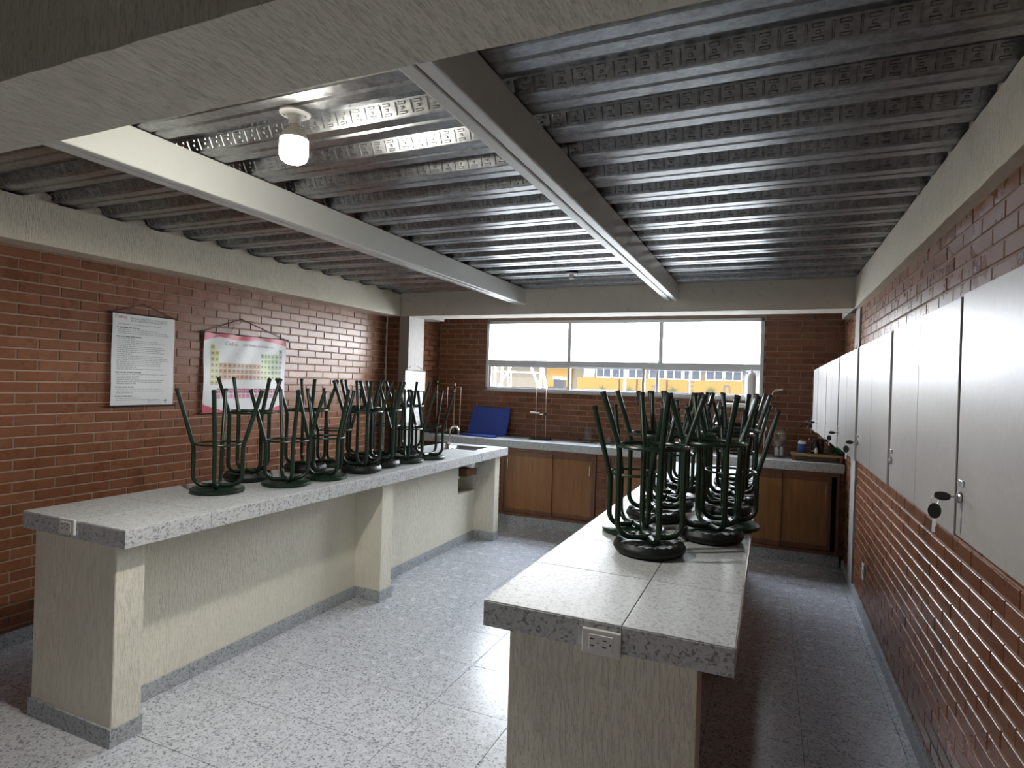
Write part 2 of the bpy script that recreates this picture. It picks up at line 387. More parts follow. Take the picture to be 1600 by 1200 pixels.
# ------------------------------------------------------------------ concrete frame
def rough_beam(name, m, b, label, seg=.06, amp=.0014):
    x0, x1, y0, y1, z0, z1 = b
    bm = bmesh.new(); bmesh.ops.create_cube(bm, size=1)
    for q in bm.verts: q.co = ((x0+x1)/2+q.co.x*(x1-x0), (y0+y1)/2+q.co.y*(y1-y0), (z0+z1)/2+q.co.z*(z1-z0))
    for ax, L in ((0, x1-x0), (1, y1-y0), (2, z1-z0)):
        n = int(L/seg)
        if n > 0:
            ed = [e for e in bm.edges if abs(abs((e.verts[0].co-e.verts[1].co).normalized()[ax])-1) < .01 and (e.verts[0].co-e.verts[1].co).length > L*.9]
            bmesh.ops.subdivide_edges(bm, edges=ed, cuts=n, use_grid_fill=True)
    rnd = random.Random(len(name))
    for q in bm.verts: q.co += Vector((rnd.uniform(-1, 1), rnd.uniform(-1, 1), rnd.uniform(-1, 1)))*amp
    a = MB(); a.bm(bm); bm.free()
    o = a.obj(name, m); return struct(o, label, 'beam')
beam_near = rough_beam('trim_1', 'plaster_flow', (WL, WR, .795, 1.065, BB, DZ+.01), 'wide rough plastered beam crossing overhead nearest the camera')
beam_left = rough_beam('trim_2', 'plaster_beam', (WL-.02, -3.643, 1.075, CY0-.005, BB, DZ-.01), 'long plastered beam above the left brick wall')
beam_right = rough_beam('trim_3', 'plaster_beam', (.587, WR+.02, 1.075, CY0-.005, BB, DZ-.005), 'long plastered beam above the right brick wall')
beam_back = rough_beam('trim_4', 'plaster_smooth', (-3.643, .587, CY0, CY1, BB, DZ+.01), 'grey plastered beam across the room in front of the window', amp=.001)
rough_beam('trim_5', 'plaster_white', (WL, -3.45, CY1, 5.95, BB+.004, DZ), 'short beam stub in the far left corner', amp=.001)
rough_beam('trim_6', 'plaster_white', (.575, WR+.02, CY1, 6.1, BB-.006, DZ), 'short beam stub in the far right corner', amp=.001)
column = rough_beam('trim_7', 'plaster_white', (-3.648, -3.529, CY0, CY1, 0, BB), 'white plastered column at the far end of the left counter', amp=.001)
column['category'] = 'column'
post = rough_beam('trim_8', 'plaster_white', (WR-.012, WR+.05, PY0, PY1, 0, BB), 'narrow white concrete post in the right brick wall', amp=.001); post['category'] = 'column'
rough_beam('trim_9', 'plaster_beam', (WL-.02, -3.643, RW, .79, BB, DZ-.01), 'left wall beam behind the camera', amp=.002); rough_beam('trim_10', 'plaster_beam', (.587, WR+.02, RW, .79, BB, DZ-.01), 'right wall beam behind the camera', amp=.002)

# ------------------------------------------------------------------ metal deck ceiling
ceiling = struct(MB().box(WL-.3, WR+.3, -4.3, BW+.15, DT+.004, 2.75).obj('ceiling', 'ext_concrete'), 'dark galvanised trapezoidal metal deck ceiling', 'ceiling')  # slab runs past the rear wall as an unseen overhang added to block sun
PITCH, YC = .2675, 2.071
FW, WB_ = .118, .030
def rib_profile(yc):
    h = FW/2; t = yc+PITCH/2; s = yc-PITCH/2
    return [(s, DT), (yc-h-WB_, DT), (yc-h-.004, DZ+.004), (yc-h, DZ), (yc-.010, DZ), (yc-.004, DZ+.008), (yc+.004, DZ+.008), (yc+.010, DZ), (yc+h, DZ), (yc+h+.004, DZ+.004), (yc+h+WB_, DT), (t, DT)]
embs = MB()
k = -19
while YC+PITCH*(k+2) < BW+.2:
    a = MB(); e = MB()
    for j in range(3):
        yc = YC+PITCH*(k+j); pr = rib_profile(yc)
        n = len(pr); a.add([(WL, y, z) for y, z in pr]+[(WR, y, z) for y, z in pr], [(i, i+n, i+n+1, i+1) for i in range(n-1)])
        if 1.0 < yc < 5.5:
            for sgn in (-1, 1):
                y0 = yc+sgn*(FW/2+.004); dy = sgn*(WB_-.004); dz = DT-DZ-.004
                nl = math.hypot(dy, dz); ny, nz = sgn*dz/nl, -dy*sgn/nl*1.0
                ny, nz = (sgn*dz/nl, -abs(dy)/nl)     # outward: away from the flange, facing down
                def P(x, s, o): return (x, y0+dy*s+ny*o, DZ+.004+dz*s+nz*o)
                x = WL+.02+random.uniform(0, .03)
                while x < WR-.06:
                    for (xa, xb, s0, s1) in ((x, x+.007, .10, .88), (x+.018, x+.046, .12, .30), (x+.026, x+.038, .40, .58), (x+.018, x+.046, .68, .88)):
                        o = .0045; c = .002
                        v = [P(xa, s0, 0), P(xb, s0, 0), P(xb, s1, 0), P(xa, s1, 0), P(xa+c, s0+.05, o), P(xb-c, s0+.05, o), P(xb-c, s1-.05, o), P(xa+c, s1-.05, o)]
                        e.add(v, [(4, 5, 6, 7), (0, 1, 5, 4), (1, 2, 6, 5), (2, 3, 7, 6), (3, 0, 4, 7)])
                    x += .064
    dpo = a.obj('deck_panel', 'galvanised', ceiling)
    if e.v: eo = e.obj('embossing', 'galvanised', dpo); eo['kind'] = 'stuff'
    k += 3
# mortar plugs that close the deck flutes above the side beams
for bo, xa, xb, sg in ((beam_left, WL, -3.652, 1), (beam_right, .600, WR, -1)):
    kk = -3
    while YC+PITCH*kk+PITCH/2 < CY0-.1:
        yc = YC+PITCH*kk+PITCH/2; kk += 1
        if yc < 1.1: continue
        h0, h1 = (PITCH-FW)/2+.012, (PITCH-FW)/2-WB_+.004
        q = MB(); v = []
        for x, ins in ((xa, 0), (xb-.02*sg if sg > 0 else xb, 0), (xb, .0)):
            pass
        xf, xbk = (xb, xa) if sg > 0 else (xa, xb)
        n = 9
        top = [(yc-h0, DZ-.02), (yc-h0, DZ-.004)]+[(yc+h1*math.cos(math.pi-math.pi*i/(n-1))*1.1, DZ+.012+(DT-DZ-.016)*math.sin(math.pi*i/(n-1))**.6*random.uniform(.85, 1)) for i in range(n)]+[(yc+h0, DZ-.004), (yc+h0, DZ-.02)]
        m0 = len(top)
        v = [(xf-.012*sg*random.uniform(.2, 1), y, z) for y, z in top]+[(xbk, y, z) for y, z in top]
        q.add(v, [tuple(range(m0))[::-1 if sg > 0 else 1]]+[(i, i+1, i+1+m0, i+m0) for i in range(m0-1)])
        q.obj('mortar_plug', 'plaster_beam', bo)

# steel joists: two C sections welded back to back, groove along the underside
for nm, x0, x1, lab in (('steel_joist', -2.305, -2.20, 'white painted steel joist left of the lit bulb'), ('steel_joist', -.862, -.765, 'white painted steel joist right of the lit bulb')):
    r = empty(nm, (0, 0, 0)); tag(r, lab, 'joist'); xm = (x0+x1)/2
    box('channel', 'joist_paint', r, x0, xm-.004, 1.06, CY0+.004, 2.305, DZ-.002, c=.006)
    box('channel', 'joist_paint', r, xm+.004, x1, 1.06, CY0+.004, 2.305, DZ-.002, c=.006)
    box('seam', 'joist_gap', r, xm-.006, xm+.006, 1.07, CY0, 2.313, DZ-.004)

# ------------------------------------------------------------------ window
win = empty('window_1'); struct(win, 'long white framed window across the far brick wall', 'window')
fy0, fy1 = BW-.012, BW+.06
for b in ((WX0, WX1, WZ1-.034, WZ1), (WX0, WX1, WZ0, WZ0+.036), (WX0, WX0+.036, WZ0, WZ1), (WX1-.036, WX1, WZ0, WZ1)):
    box('outer_frame', 'frame_alu', win, b[0], b[1], fy0, fy1, b[2], b[3], c=.003)
box('transom', 'frame_alu', win, WX0+.03, WX1-.03, fy0+.006, fy1-.004, 1.738, 1.805, c=.003)
for x in (-2.097, -1.079): box('mullion', 'frame_alu', win, x-.022, x+.022, fy0+.008, fy1-.006, 1.80, WZ1-.03, c=.003)
ups = [WX0+.034, -2.119, -2.075, -1.101, -1.057, WX1-.034]
for i in (0, 2, 4): box('upper_pane', 'pane_glass', win, ups[i], ups[i+1], BW+.030, BW+.033, 1.80, WZ1-.03)
zl, zh = WZ0+.034, 1.742
def sash(x0, x1, y):
    s_ = box('sash', 'frame_alu', win, x0, x0+.03, y, y+.02, zl, zh, c=.002)
    box('sash_stile', 'frame_alu', s_, x1-.03, x1, y, y+.02, zl, zh, c=.002)
    box('sash_rail', 'frame_alu', s_, x0+.03, x1-.03, y, y+.02, zh-.018, zh)
    box('sash_rail', 'frame_alu', s_, x0+.03, x1-.03, y, y+.02, zl, zl+.016)
    box('sash_pane', 'pane_glass', s_, x0+.03, x1-.03, y+.008, y+.011, zl+.016, zh-.018)
sash(-3.098, -2.08, BW+.006); sash(-2.115, -1.24, BW+.030); sash(-1.27, -.225, BW+.006); sash(-1.127, -.10, BW+.030)
box('sill', 'plaster_white', win, WX0-.012, WX1+.01, BW-.03, BW+.15, WZ0-.012, WZ0+.004, c=.004)
sky_opening = empty('added_opening'); struct(sky_opening, 'frame of the added sky light opening behind the camera', 'window')  # frames the unseen opening added to let sky light in
for b in ((-2.0, -1.1, 1.36, 1.4), (-2.0, -1.1, 1.2, 1.24), (-2.0, -1.96, 1.2, 1.4), (-1.14, -1.1, 1.2, 1.4)):
    box('outer_frame', 'frame_alu', sky_opening, b[0], b[1], RW-.1, RW-.04, b[2], b[3])

# ------------------------------------------------------------------ counters
def tile_slab(root, x0, x1, y0, y1, z0, z1, xcuts, ycuts, sides, edge='terrazzo_edge'):
    box('slab_core', 'ext_grey', root, x0+.012, x1-.012, y0+.012, y1-.012, z0+.002, z1-.004)
    ex = [x0]+xcuts+[x1]; ey = [y0]+ycuts+[y1]
    for a, b in zip(ex, ex[1:]):
        for c, d_ in zip(ey, ey[1:]):
            yield ('top', a, b, c, d_)
    t = .012
    for c, d_ in zip(ey, ey[1:]):
        if 'R' in sides: box('edge_tile', edge, root, x1-t, x1, c+.001, d_-.001, z0, z1-.004, c=.0012)
        if 'L' in sides: box('edge_tile', edge, root, x0, x0+t, c+.001, d_-.001, z0, z1-.004, c=.0012)
    for a, b in zip(ex, ex[1:]):
        if 'N' in sides: box('edge_tile', edge, root, a+.001, b-.001, y0, y0+t, z0, z1-.004, c=.0012)
        if 'F' in sides: box('edge_tile', edge, root, a+.001, b-.001, y1-t, y1, z0, z1-.004, c=.0012)
def top_tile(root, a, b, c, d_, z1, m='terrazzo_top'): box('top_tile', m, root, a+.0012, b-.0012, c+.0012, d_-.0012, z1-.010, z1, c=.0015)

def outlet(name, label, loc, rz, wd=.105, ht=.066):
    r = empty(name, loc, rz); tag(r, label, 'outlet')
    box('cover_plate', 'white_plastic', r, -wd/2, wd/2, -.011, 0, -ht/2, ht/2, c=.003)
    box('insert', 'white_plastic', r, -wd*.31, wd*.31, -.013, -.008, -ht*.31, ht*.31, c=.0012)
    for sx in (-1, 1):
        for dx, dz, a, b in ((-.007, .009, .0055, .0018), (-.007, -.009, .0055, .0018), (.009, 0, .002, .002)):
            cx = sx*wd*.16+dx; box('slot', 'socket_dark', r, cx-a, cx+a, -.0134, -.012, dz-b, dz+b)
    return r

# left counter with sink
LC = empty('lab_counter', (0, 0, 0)); tag(LC, 'long terrazzo-topped lab counter with sink along the left wall', 'counter')
x0, x1, y0, y1 = -3.067, -2.366, 1.589, 5.414
SX0, SX1, SY0, SY1 = -2.84, -2.50, 4.96, 5.22
yc_ = [1.9935+.404*i for i in range(9)]
for _, a, b, c, d_ in tile_slab(LC, x0, x1, y0, y1, .823, .90, [-2.665], yc_, 'RLNF'):
    # tiles round the sink opening are cut
    if b > SX0 and a < SX1 and d_ > SY0 and c < SY1:
        for (p, q, r_, s_) in ((a, max(a, SX0), c, d_), (min(b, SX1), b, c, d_), (max(a, SX0), min(b, SX1), c, max(c, SY0)), (max(a, SX0), min(b, SX1), min(d_, SY1), d_)):
            if q-p > .01 and s_-r_ > .01: top_tile(LC, p, q, r_, s_, .90)
    else: top_tile(LC, a, b, c, d_, .90)
bpy.data.objects.remove([o for o in LC.children if o.name.startswith('slab_core')][0])
for b in ((x0+.012, x1-.012, y0+.012, SY0-.02), (x0+.012, x1-.012, SY1+.02, y1-.012), (x0+.012, SX0-.02, SY0-.02, SY1+.02), (SX1+.02, x1-.012, SY0-.02, SY1+.02)):
    box('slab_core', 'ext_grey', LC, *b, .825, .893)
def counter_legs(root, xl, xr, xp, ynear, m='plaster', niche=True, ymid=(3.42, 3.55), yfar=(5.255, 5.36)):
    def leg(a, b): return box('leg', m, root, xl, xr, a, b, 0, .826, c=.004)
    yn = (ynear, ynear+.125)
    leg(*yn); leg(*ymid); leg(*yfar)
    xb = xl+.30
    def panel(a, b, z): box('panel', m, root, xl+.02, xp, a, b, 0, z)
    panel(yn[1], ymid[0], .824)
    if niche:
        panel(ymid[1], 4.91, .824); panel(4.91, yfar[0], .478)
        box('niche_back', 'plaster', root, xl+.02, xl+.08, 4.91, yfar[0], .478, .824)
    else: panel(ymid[1], yfar[0], .824)
    for (a, b, c, d_) in ((xl-.008, xr+.008, yn[0]-.010, yn[1]+.004), (xl-.008, xr+.008, ymid[0]-.008, ymid[1]+.006), (xl-.008, xr+.008, yfar[0]-.010, yfar[1]-.02)):
        box('skirting', 'terrazzo_base', root, a, b, c, d_, 0, .078, c=.0015)
    yy = yn[1]+.004
    for e in (2.12, 2.52, 2.92, 3.412): box('skirting', 'terrazzo_base', root, xp-.004, xp+.010, yy+.001, e-.001, 0, .078); yy = e
    yy = 3.556
    for e in (3.96, 4.36, 4.76, 5.245): box('skirting', 'terrazzo_base', root, xp-.004, xp+.010, yy+.001, e-.001, 0, .078); yy = e
counter_legs(LC, -2.977, -2.428, -2.645, 1.595)
outlet('power_outlet', 'small white outlet on the near end of the left counter', (-2.73, 1.588, .872), 0)
# sink
sk = MB()
zb = .72
o_ = [(SX0, SY0), (SX1, SY0), (SX1, SY1), (SX0, SY1)]
def rr(ins, r, z, n=5):
    out = []
    for (cx, cyy, a0) in ((SX1-ins-r, SY1-ins-r, 0), (SX0+ins+r, SY1-ins-r, 90), (SX0+ins+r, SY0+ins+r, 180), (SX1-ins-r, SY0+ins+r, 270)):
        for i in range(n): an = math.radians(a0+90*i/(n-1)); out.append((cx+r*math.cos(an), cyy+r*math.sin(an), z))
    return out
rings = [rr(-.016, .03, .9015), rr(-.014, .03, .904), rr(-.001, .03, .904), rr(.004, .03, .898), rr(.012, .035, .76), rr(.03, .03, .73), rr(.10, .01, .725)]
v = [p for r_ in rings for p in r_]; n = len(rings[0]); fs = []
for i in range(len(rings)-1):
    for k in range(n): fs.append((i*n+k, i*n+(k+1) % n, (i+1)*n+(k+1) % n, (i+1)*n+k))
fs.append(tuple((len(rings)-1)*n+k for k in range(n)))
sk.add(v, fs, 0, True)
sink = empty('sink', ((SX0+SX1)/2, (SY0+SY1)/2, .72)); tag(sink, 'stainless steel sink bowl set in the left counter', 'sink')
bo = sk.obj('bowl', 'stainless', sink); bo.matrix_parent_inverse = Matrix.Translation(-Vector(sink.location))
dr = MB().lathe([(.0, .006), (.022, .006), (.026, .003), (.026, 0)], 16).obj('drain', 'stainless', sink); dr.location = (0, 0, .004)
# drain box in the niche
nb = empty('drain_trap', (-2.74, 5.08, .58)); tag(nb, 'white and brown drain fitting in the niche below the sink', 'pipe')
MB().lathe([(.05, .135), (.05, .07), (.035, .045), (.02, .04)], 16).obj('trap_bottle', 'white_plastic', nb)
box('bracket', 'frame_wood', nb, .06, .15, -.10, .10, .06, .138, c=.004)
MB().tube([(0, 0, .06), (0, 0, .03), (-.03, 0, .02), (-.14, 0, .02)], .018, 10).obj('pipe', 'white_plastic', nb)
# faucet
fa = empty('faucet', (-2.765, 4.90, .90)); tag(fa, 'chrome gooseneck faucet beside the sink', 'faucet')
MB().lathe([(.030, 0), (.030, .006), (.024, .014), (.020, .05), (.022, .052), (.022, .07), (.012, .078), (0, .08)], 18).obj('body', 'chrome', fa)
ar = [(0, .018, .04), (0, .018, .16)]+[(0, .018+.042-.042*math.cos(a), .16+.055*math.sin(a)) for a in [math.pi*i/10 for i in range(1, 11)]]+[(0, .102, .135)]
MB().tube([(p[1]*.8, p[1]*.6, p[2]) for p in ar], [.009]*(len(ar)-1)+[.011], 10).obj('spout', 'chrome', fa)
MB().tube([(0, 0, .066), (-.03, -.02, .074), (-.062, -.03, .078)], [.007, .006, .005], 8).obj('lever', 'chrome', fa)

# right counter
RC = empty('lab_counter', (0, 0, 0)); tag(RC, 'long terrazzo-topped lab counter on the right, nearest the camera', 'counter')
for _, a, b, c, d_ in tile_slab(RC, -.762, -.060, 1.597, 5.357, .823, .90, [-.347], [2.022+.4085*i for i in range(8)]+[5.29], 'RLNF'): top_tile(RC, a, b, c, d_, .90)
box('metal_trim', 'rod_metal', RC, -.064, -.058, 1.60, 5.355, .889, .897)
counter_legs(RC, -.685, -.150, -.40, 1.622, niche=False)
outlet('power_outlet', 'white double outlet on the near end of the right counter', (-.40, 1.596, .847), 0, .108, .068)

# ------------------------------------------------------------------ far counter, its cabinets
BT, BF = .915, 5.93
BC = empty('worktop', (0, 0, 0)); tag(BC, 'long terrazzo worktop under the window along the far wall', 'worktop')
for _, a, b, c, d_ in tile_slab(BC, WL+.032, WR-.01, BF, BW-.004, .838, BT, [-3.40+.404*i for i in range(10)], [6.33], 'N', 'terrazzo_top'): top_tile(BC, a, b, c, d_, BT)
PL = empty('plinth', (0, 0, 0)); tag(PL, 'terrazzo plinth below the wooden cabinets', 'plinth')
for i in range(12):
    a = max(-3.75, -3.6+.404*(i-1)); b = min(.60, -3.6+.404*i); box('plinth_tile', 'terrazzo_base', PL, a+.001, b-.001, 5.985, 6.0, 0, .10, c=.0015)
box('plinth_core', 'ext_grey', PL, -3.75, .61, 6.0, BW-.005, 0, .10)
def brick_pier(x0, x1, lab):
    r = empty('brick_pier'); tag(r, lab, 'pier')
    box('pier_core', 'mortar', r, x0+.003, x1-.003, 6.002, BW-.005, .10, .838)
    lay_bricks(r, lambda a, d, z: (a, 5.99-d, z), x0, x1, .10, .836, zref=.10, aref=x0-.03, limit=30)
brick_pier(-2.82, -2.70, 'brick pier hidden behind the sink end of the left counter'); brick_pier(-1.618, -1.512, 'narrow brick pier between the cabinets left of the stools'); brick_pier(-.53, -.425, 'narrow brick pier behind the right counter stools'); brick_pier(.592, .628, 'brick strip right of the open cabinet door')
def cabinet(x0, x1, lab, doors, handle):
    r = empty('wooden_cabinet', ((x0+x1)/2, 6.0, .10)); tag(r, lab, 'cabinet'); inv = Matrix.Translation(-Vector(r.location))
    def b_(n, m, *b, c=.0015, par=None):
        o = MB().box(*b, c=c).obj(n, m, par or r)
        if not par: o.matrix_parent_inverse = inv
        return o
    b_('frame_rail', 'frame_wood', x0, x1, 5.972, 6.02, .797, .836); b_('frame_rail', 'frame_wood', x0, x1, 5.972, 6.02, .10, .128)
    b_('frame_stile', 'frame_wood', x0, x0+.035, 5.972, 6.02, .128, .797); b_('frame_stile', 'frame_wood', x1-.022, x1, 5.972, 6.02, .128, .797)
    b_('shade_block', 'shade_black', x0+.01, x1-.01, 6.07, BW-.01, .105, .83, c=0)  # solid near-black block, its colour stands in for the shade inside the cabinet
    for i, (a, b, y, hs) in enumerate(doors):
        d_ = b_('door', 'door_wood', a, b, y, y+.016, .130, .795)
        b_('door_rail', 'frame_wood', a, b, y-.003, y+.002, .745, .795, par=d_); b_('door_rail', 'frame_wood', a, b, y-.003, y+.002, .130, .172, par=d_)
        b_('door_stile', 'frame_wood', b-.028 if hs > 0 else a, b if hs > 0 else a+.028, y-.002, y+.002, .172, .745, par=d_)
        hx = b-.045 if hs > 0 else a+.045
        h = MB().tube([(hx, y, .60), (hx, y-.02, .60), (hx, y-.022, .61), (hx, y-.022, .70), (hx, y-.02, .71), (hx, y, .71)], .0045, 8).obj('handle', 'chrome', d_)
        if hs == 2: pass
    return r
cabinet(-3.75, -2.83, 'wooden sliding-door cabinet in the far left corner behind the column', [(-3.715, -3.26, 5.99, -1), (-3.29, -2.85, 6.012, 1)], 1)
cabinet(-2.69, -1.622, 'two-door wooden cabinet between the two counters', [(-2.655, -2.10, 5.988, -1), (-2.125, -1.645, 6.010, 1)], 1)
cabinet(-1.508, -.534, 'wooden sliding-door cabinet behind the stools of the right counter', [(-1.473, -1.0, 6.010, -1), (-1.03, -.556, 5.988, 1)], 1)
cabinet(-.421, .590, 'wooden cabinet with its right door slid open near the right wall', [(-.386, .125, 5.988, -1), (.095, .530, 6.010, 1)], 1)

# ------------------------------------------------------------------ wall cabinets
CXF = .36
units = [(1.430, .70, 1.278, 1.748, 'nearest grey steel wall cabinet, at the right edge'), (2.150, 1.444, 1.272, 1.745, 'second nearest grey steel wall cabinet'),
         (2.905, 2.19, 1.265, 1.744, 'third nearest grey steel wall cabinet'), (3.685, 2.975, 1.255, 1.742, 'fourth nearest grey steel wall cabinet, below the white post'),
         (4.470, 3.73, 1.244, 1.740, 'fifth nearest grey steel wall cabinet'), (5.255, 4.50, 1.233, 1.738, 'sixth nearest grey steel wall cabinet'), (5.78, 5.29, 1.222, 1.735, 'farthest grey steel wall cabinet')]
def lockset(parent, y, z):
    MB().lathe([(.011, 0), (.011, .003), (.009, .005), (.0, .005)], 14).obj('lock', 'stainless', parent).matrix_parent_inverse = Matrix.Identity(4)
    o = parent.children[-1]; o.rotation_euler = (0, -math.pi/2, 0); o.location = (CXF-.0175, y, z)
    box('latch_tab', 'stainless', parent, CXF-.020, CXF-.016, y-.018, y+.004, z+.022, z+.034, c=.001)
def keyset(y, z, n, lab):
    r = empty('key_set', (CXF-.022, y, z)); tag(r, lab, 'keys', 'keys left in the wall cabinet locks')
    def key(name, T):
        k = MB()
        bow = []
        for i in range(16):
            a = 2*math.pi*i/16; bow.append((.018+.015*math.cos(a), .011*math.sin(a)))
        # plastic bow, extruded
        k.add([(p[0], -.003, p[1]) for p in bow]+[(p[0], .003, p[1]) for p in bow], [tuple(range(16)), tuple(reversed(range(16, 32)))]+[(i, i+16, (i+1) % 16+16, (i+1) % 16) for i in range(16)])
        o = k.obj(name, 'black_rubber', r)
        bl = MB().box(-.012, .004, -.001, .001, -.0035, .0035, c=.0006).box(-.024, -.010, -.001, .001, -.002, .0035).obj('blade', 'stainless', o)
        o.matrix_local = T; return o
    # inserted key: sticks out of the lock towards -X
    key('inserted_key', Matrix.Translation((-.008, 0, 0)) @ Matrix.Rotation(math.pi, 4, 'Z') @ Matrix.Rotation(math.radians(58), 4, 'X') @ Matrix.Scale(.9, 4))
    MB().tube([(-.036+.006*math.cos(a), 0, -.009+.010*math.sin(a)) for a in [2*math.pi*i/12 for i in range(12)]], .0008, 5, closed=True).obj('key_ring', 'stainless', r)
    if n > 1: key('hanging_key', Matrix.Translation((-.036, 0, -.048)) @ Matrix.Rotation(math.radians(-15), 4, 'Z') @ Matrix.Rotation(math.radians(-90), 4, 'Y'))
for i, (yf, yn, z0, z1, lab) in enumerate(units):
    r = empty('wall_cabinet', (0, 0, 0)); tag(r, lab, 'cabinet')
    box('carcass', 'cabinet_side', r, CXF+.004, WR-.001, yn, yf, z0, z1, c=.002)
    ym = (yf+yn)/2 - (.0 if i < 6 else 0)
    dn = box('door', 'cabinet_steel', r, CXF-.016, CXF+.002, yn+.001, ym-.0015, z0-.002, z1+.002, c=.0015)
    df = box('door', 'cabinet_steel', r, CXF-.016, CXF+.002, ym+.0015, yf-.001, z0-.002, z1+.002, c=.0015)
    lz = z0+.075
    lockset(df, yf-.030, lz)
    if i in (0, 2, 3, 5, 6): keyset(yf-.030, lz, 2, ('key pair hanging from the lock of the ' + ('nearest', '', 'third nearest', 'fourth nearest', '', 'sixth nearest', 'farthest')[i] + ' wall cabinet'))

# ------------------------------------------------------------------ lamp holders
def lampholder(name, x, y, lab):
    r = empty(name, (x, y, DZ)); tag(r, lab, 'lamp')
    MB().lathe([(.052, 0), (.052, -.007), (.046, -.011), (.022, -.013), (.019, -.030), (.021, -.036), (.021, -.046), (.015, -.046), (.015, -.03), (0, -.03)], 28).obj('holder', 'white_plastic', r)
    for a in (0.6, 3.74): MB().lathe([(.003, 0), (.003, -.002), (0, -.002)], 8, (.035*math.cos(a), .035*math.sin(a), -.0108)).obj('screw', 'socket_dark', r)
    return r
l1 = lampholder('ceiling_lamp', -1.535, 1.581, 'lit white LED bulb in a round holder on the ceiling')
MB().lathe([(.014, -.040), (.015, -.052), (.026, -.060), (.038, -.074), (.044, -.088), (.046, -.096)], 28).obj('bulb_neck', 'bulb_neck', l1)
MB().lathe([(.046, -.096), (.0475, -.10), (.0475, -.150), (.043, -.164), (.030, -.173), (.012, -.177), (0, -.178)], 28).obj('bulb', 'bulb_glow', l1)
bl = bpy.data.lights.new('bulb_light', 'SPOT'); bl.energy = 29; bl.spot_size = math.radians(168); bl.spot_blend = .35; bl.shadow_soft_size = .045; bl.color = (1, .965, .90)
blo = bpy.data.objects.new('bulb_light', bl); COL.objects.link(blo); blo.parent = l1; blo.location = (0, 0, -.182)
lampholder('ceiling_lamp', -1.523, 4.67, 'empty round lamp holder on the far part of the ceiling')

# ------------------------------------------------------------------ posters
class Sheet:
    """paper hanging on the left-hand side, facing +X; u along +Y, v up"""
    def __init__(s, x, y0, y1, z0, z1, wave): s.x, s.y0, s.y1, s.z0, s.z1, s.w = x, y0, y1, z0, z1, wave
    def p(s, u, v, o=0):
        return (s.x+s.w(u, v)+o, s.y0+(s.y1-s.y0)*u, s.z0+(s.z1-s.z0)*v)
    def sheet(s, name, parent, m='paper', nu=14, nv=18):
        a = MB(); v = [s.p(i/nu, j/nv, 0) for j in range(nv+1) for i in range(nu+1)]; k = len(v)
        v += [s.p(i/nu, j/nv, -.0012) for j in range(nv+1) for i in range(nu+1)]
        W = nu+1; f = []
        for j in range(nv):
            for i in range(nu): q = j*W+i; f.append((q, q+1, q+1+W, q+W)); f.append((k+q, k+q+W, k+q+1+W, k+q+1))
        rim = [i for i in range(W)]+[j*W+nu for j in range(1, nv+1)]+[nv*W+i for i in range(nu-1, -1, -1)]+[j*W for j in range(nv-1, 0, -1)]
        for p, q in zip(rim, rim[1:]+rim[:1]): f.append((p, k+p, k+q, q))
        a.add(v, f, 0, True); return a.obj(name, m, parent)
    def rect(s, mb, u0, u1, v0, v1, mi, o=.0008, n=1):
        for i in range(n):
            a, b = u0+(u1-u0)*i/n, u0+(u1-u0)*(i+1)/n
            mb.quad(s.p(a, v0, o), s.p(b, v0, o), s.p(b, v1, o), s.p(a, v1, o), mi)
    def text(s, mb, t, u, v, h, mi, wmax=None):
        vs_, fs_ = text_mesh(t, 1.0); W = max(q.x for q in vs_)
        sx = h/(s.y1-s.y0)*1.0 if wmax is None else wmax/W
        sz = h/(s.z1-s.z0)
        mb.add([s.p(u+q.x*sx, v+q.y*sz, .0010) for q in vs_], fs_, mi)
def hanger(root, y0, y1, z0, z1, x, apex, m='black_metal', cord='dark_red_cord', ext=.02):
    for z in (z1, z0): MB().tube([(x, y0-ext, z), (x, y1+ext, z)], .006, 8).obj('rod', m, root)
    MB().tube([(x, y0-ext*.6, z1), (x-.012, apex[0], apex[1]), (x, y1+ext*.6, z1)], .003, 6).obj('hanging_cord', cord, root)
    MB().lathe([(.004, 0), (.004, .012), (0, .014)], 8).obj('nail', 'black_metal', root).matrix_local = Matrix.Translation((x-.02, apex[0], apex[1])) @ Matrix.Rotation(math.pi/2, 4, 'Y')

# poster 1: laboratory rules
p1 = empty('wall_poster', (0, 0, 0)); tag(p1, 'white sheet of printed lab rules hanging on the left brick wall', 'poster')
s1 = Sheet(WL+.016, 2.425, 2.850, 1.315, 1.908, lambda u, v: .005*math.sin(u*7+.6)*(1-v)*(.3+v)+.003*math.sin(v*9))
s1.sheet('sheet', p1); hanger(p1, 2.425, 2.850, 1.315, 1.908, WL+.014, (2.637, 1.982))
pr = MB()
s1.text(pr, 'Ce', .03, .945, .030, 0); s1.text(pr, 'dhú', .105, .945, .030, 1)
s1.text(pr, 'BUENAS PRÁCTICAS ESPECÍFICAS', .27, .943, .016, 0, .60); s1.text(pr, 'EN EL LABORATORIO DE QUÍMICA', .27, .918, .016, 0, .58)
R = random.Random(3)
def body_lines(sh, mb, v, lines, step, h, x0=.08, x1=.92):
    for kind in lines:
        if kind == ' ': v -= step*.8; continue
        u = x0 if kind != 'H' else x0-.02; end = x1*R.uniform(.78, 1.0) if kind == 'L' else (x0+R.uniform(.2, .4))
        while u < end:
            l = R.uniform(.02, .075); sh.rect(mb, u, min(u+l, end), v, v+h*(1.25 if kind == 'H' else 1), 0 if kind == 'H' else 2); u += l+.010
        v -= step
    return v
body_lines(s1, pr, .88, 'L HLLL HSLLSLLLLSLLLLLLSL HLSSLLS HLLS HSL', .0205, .0085)
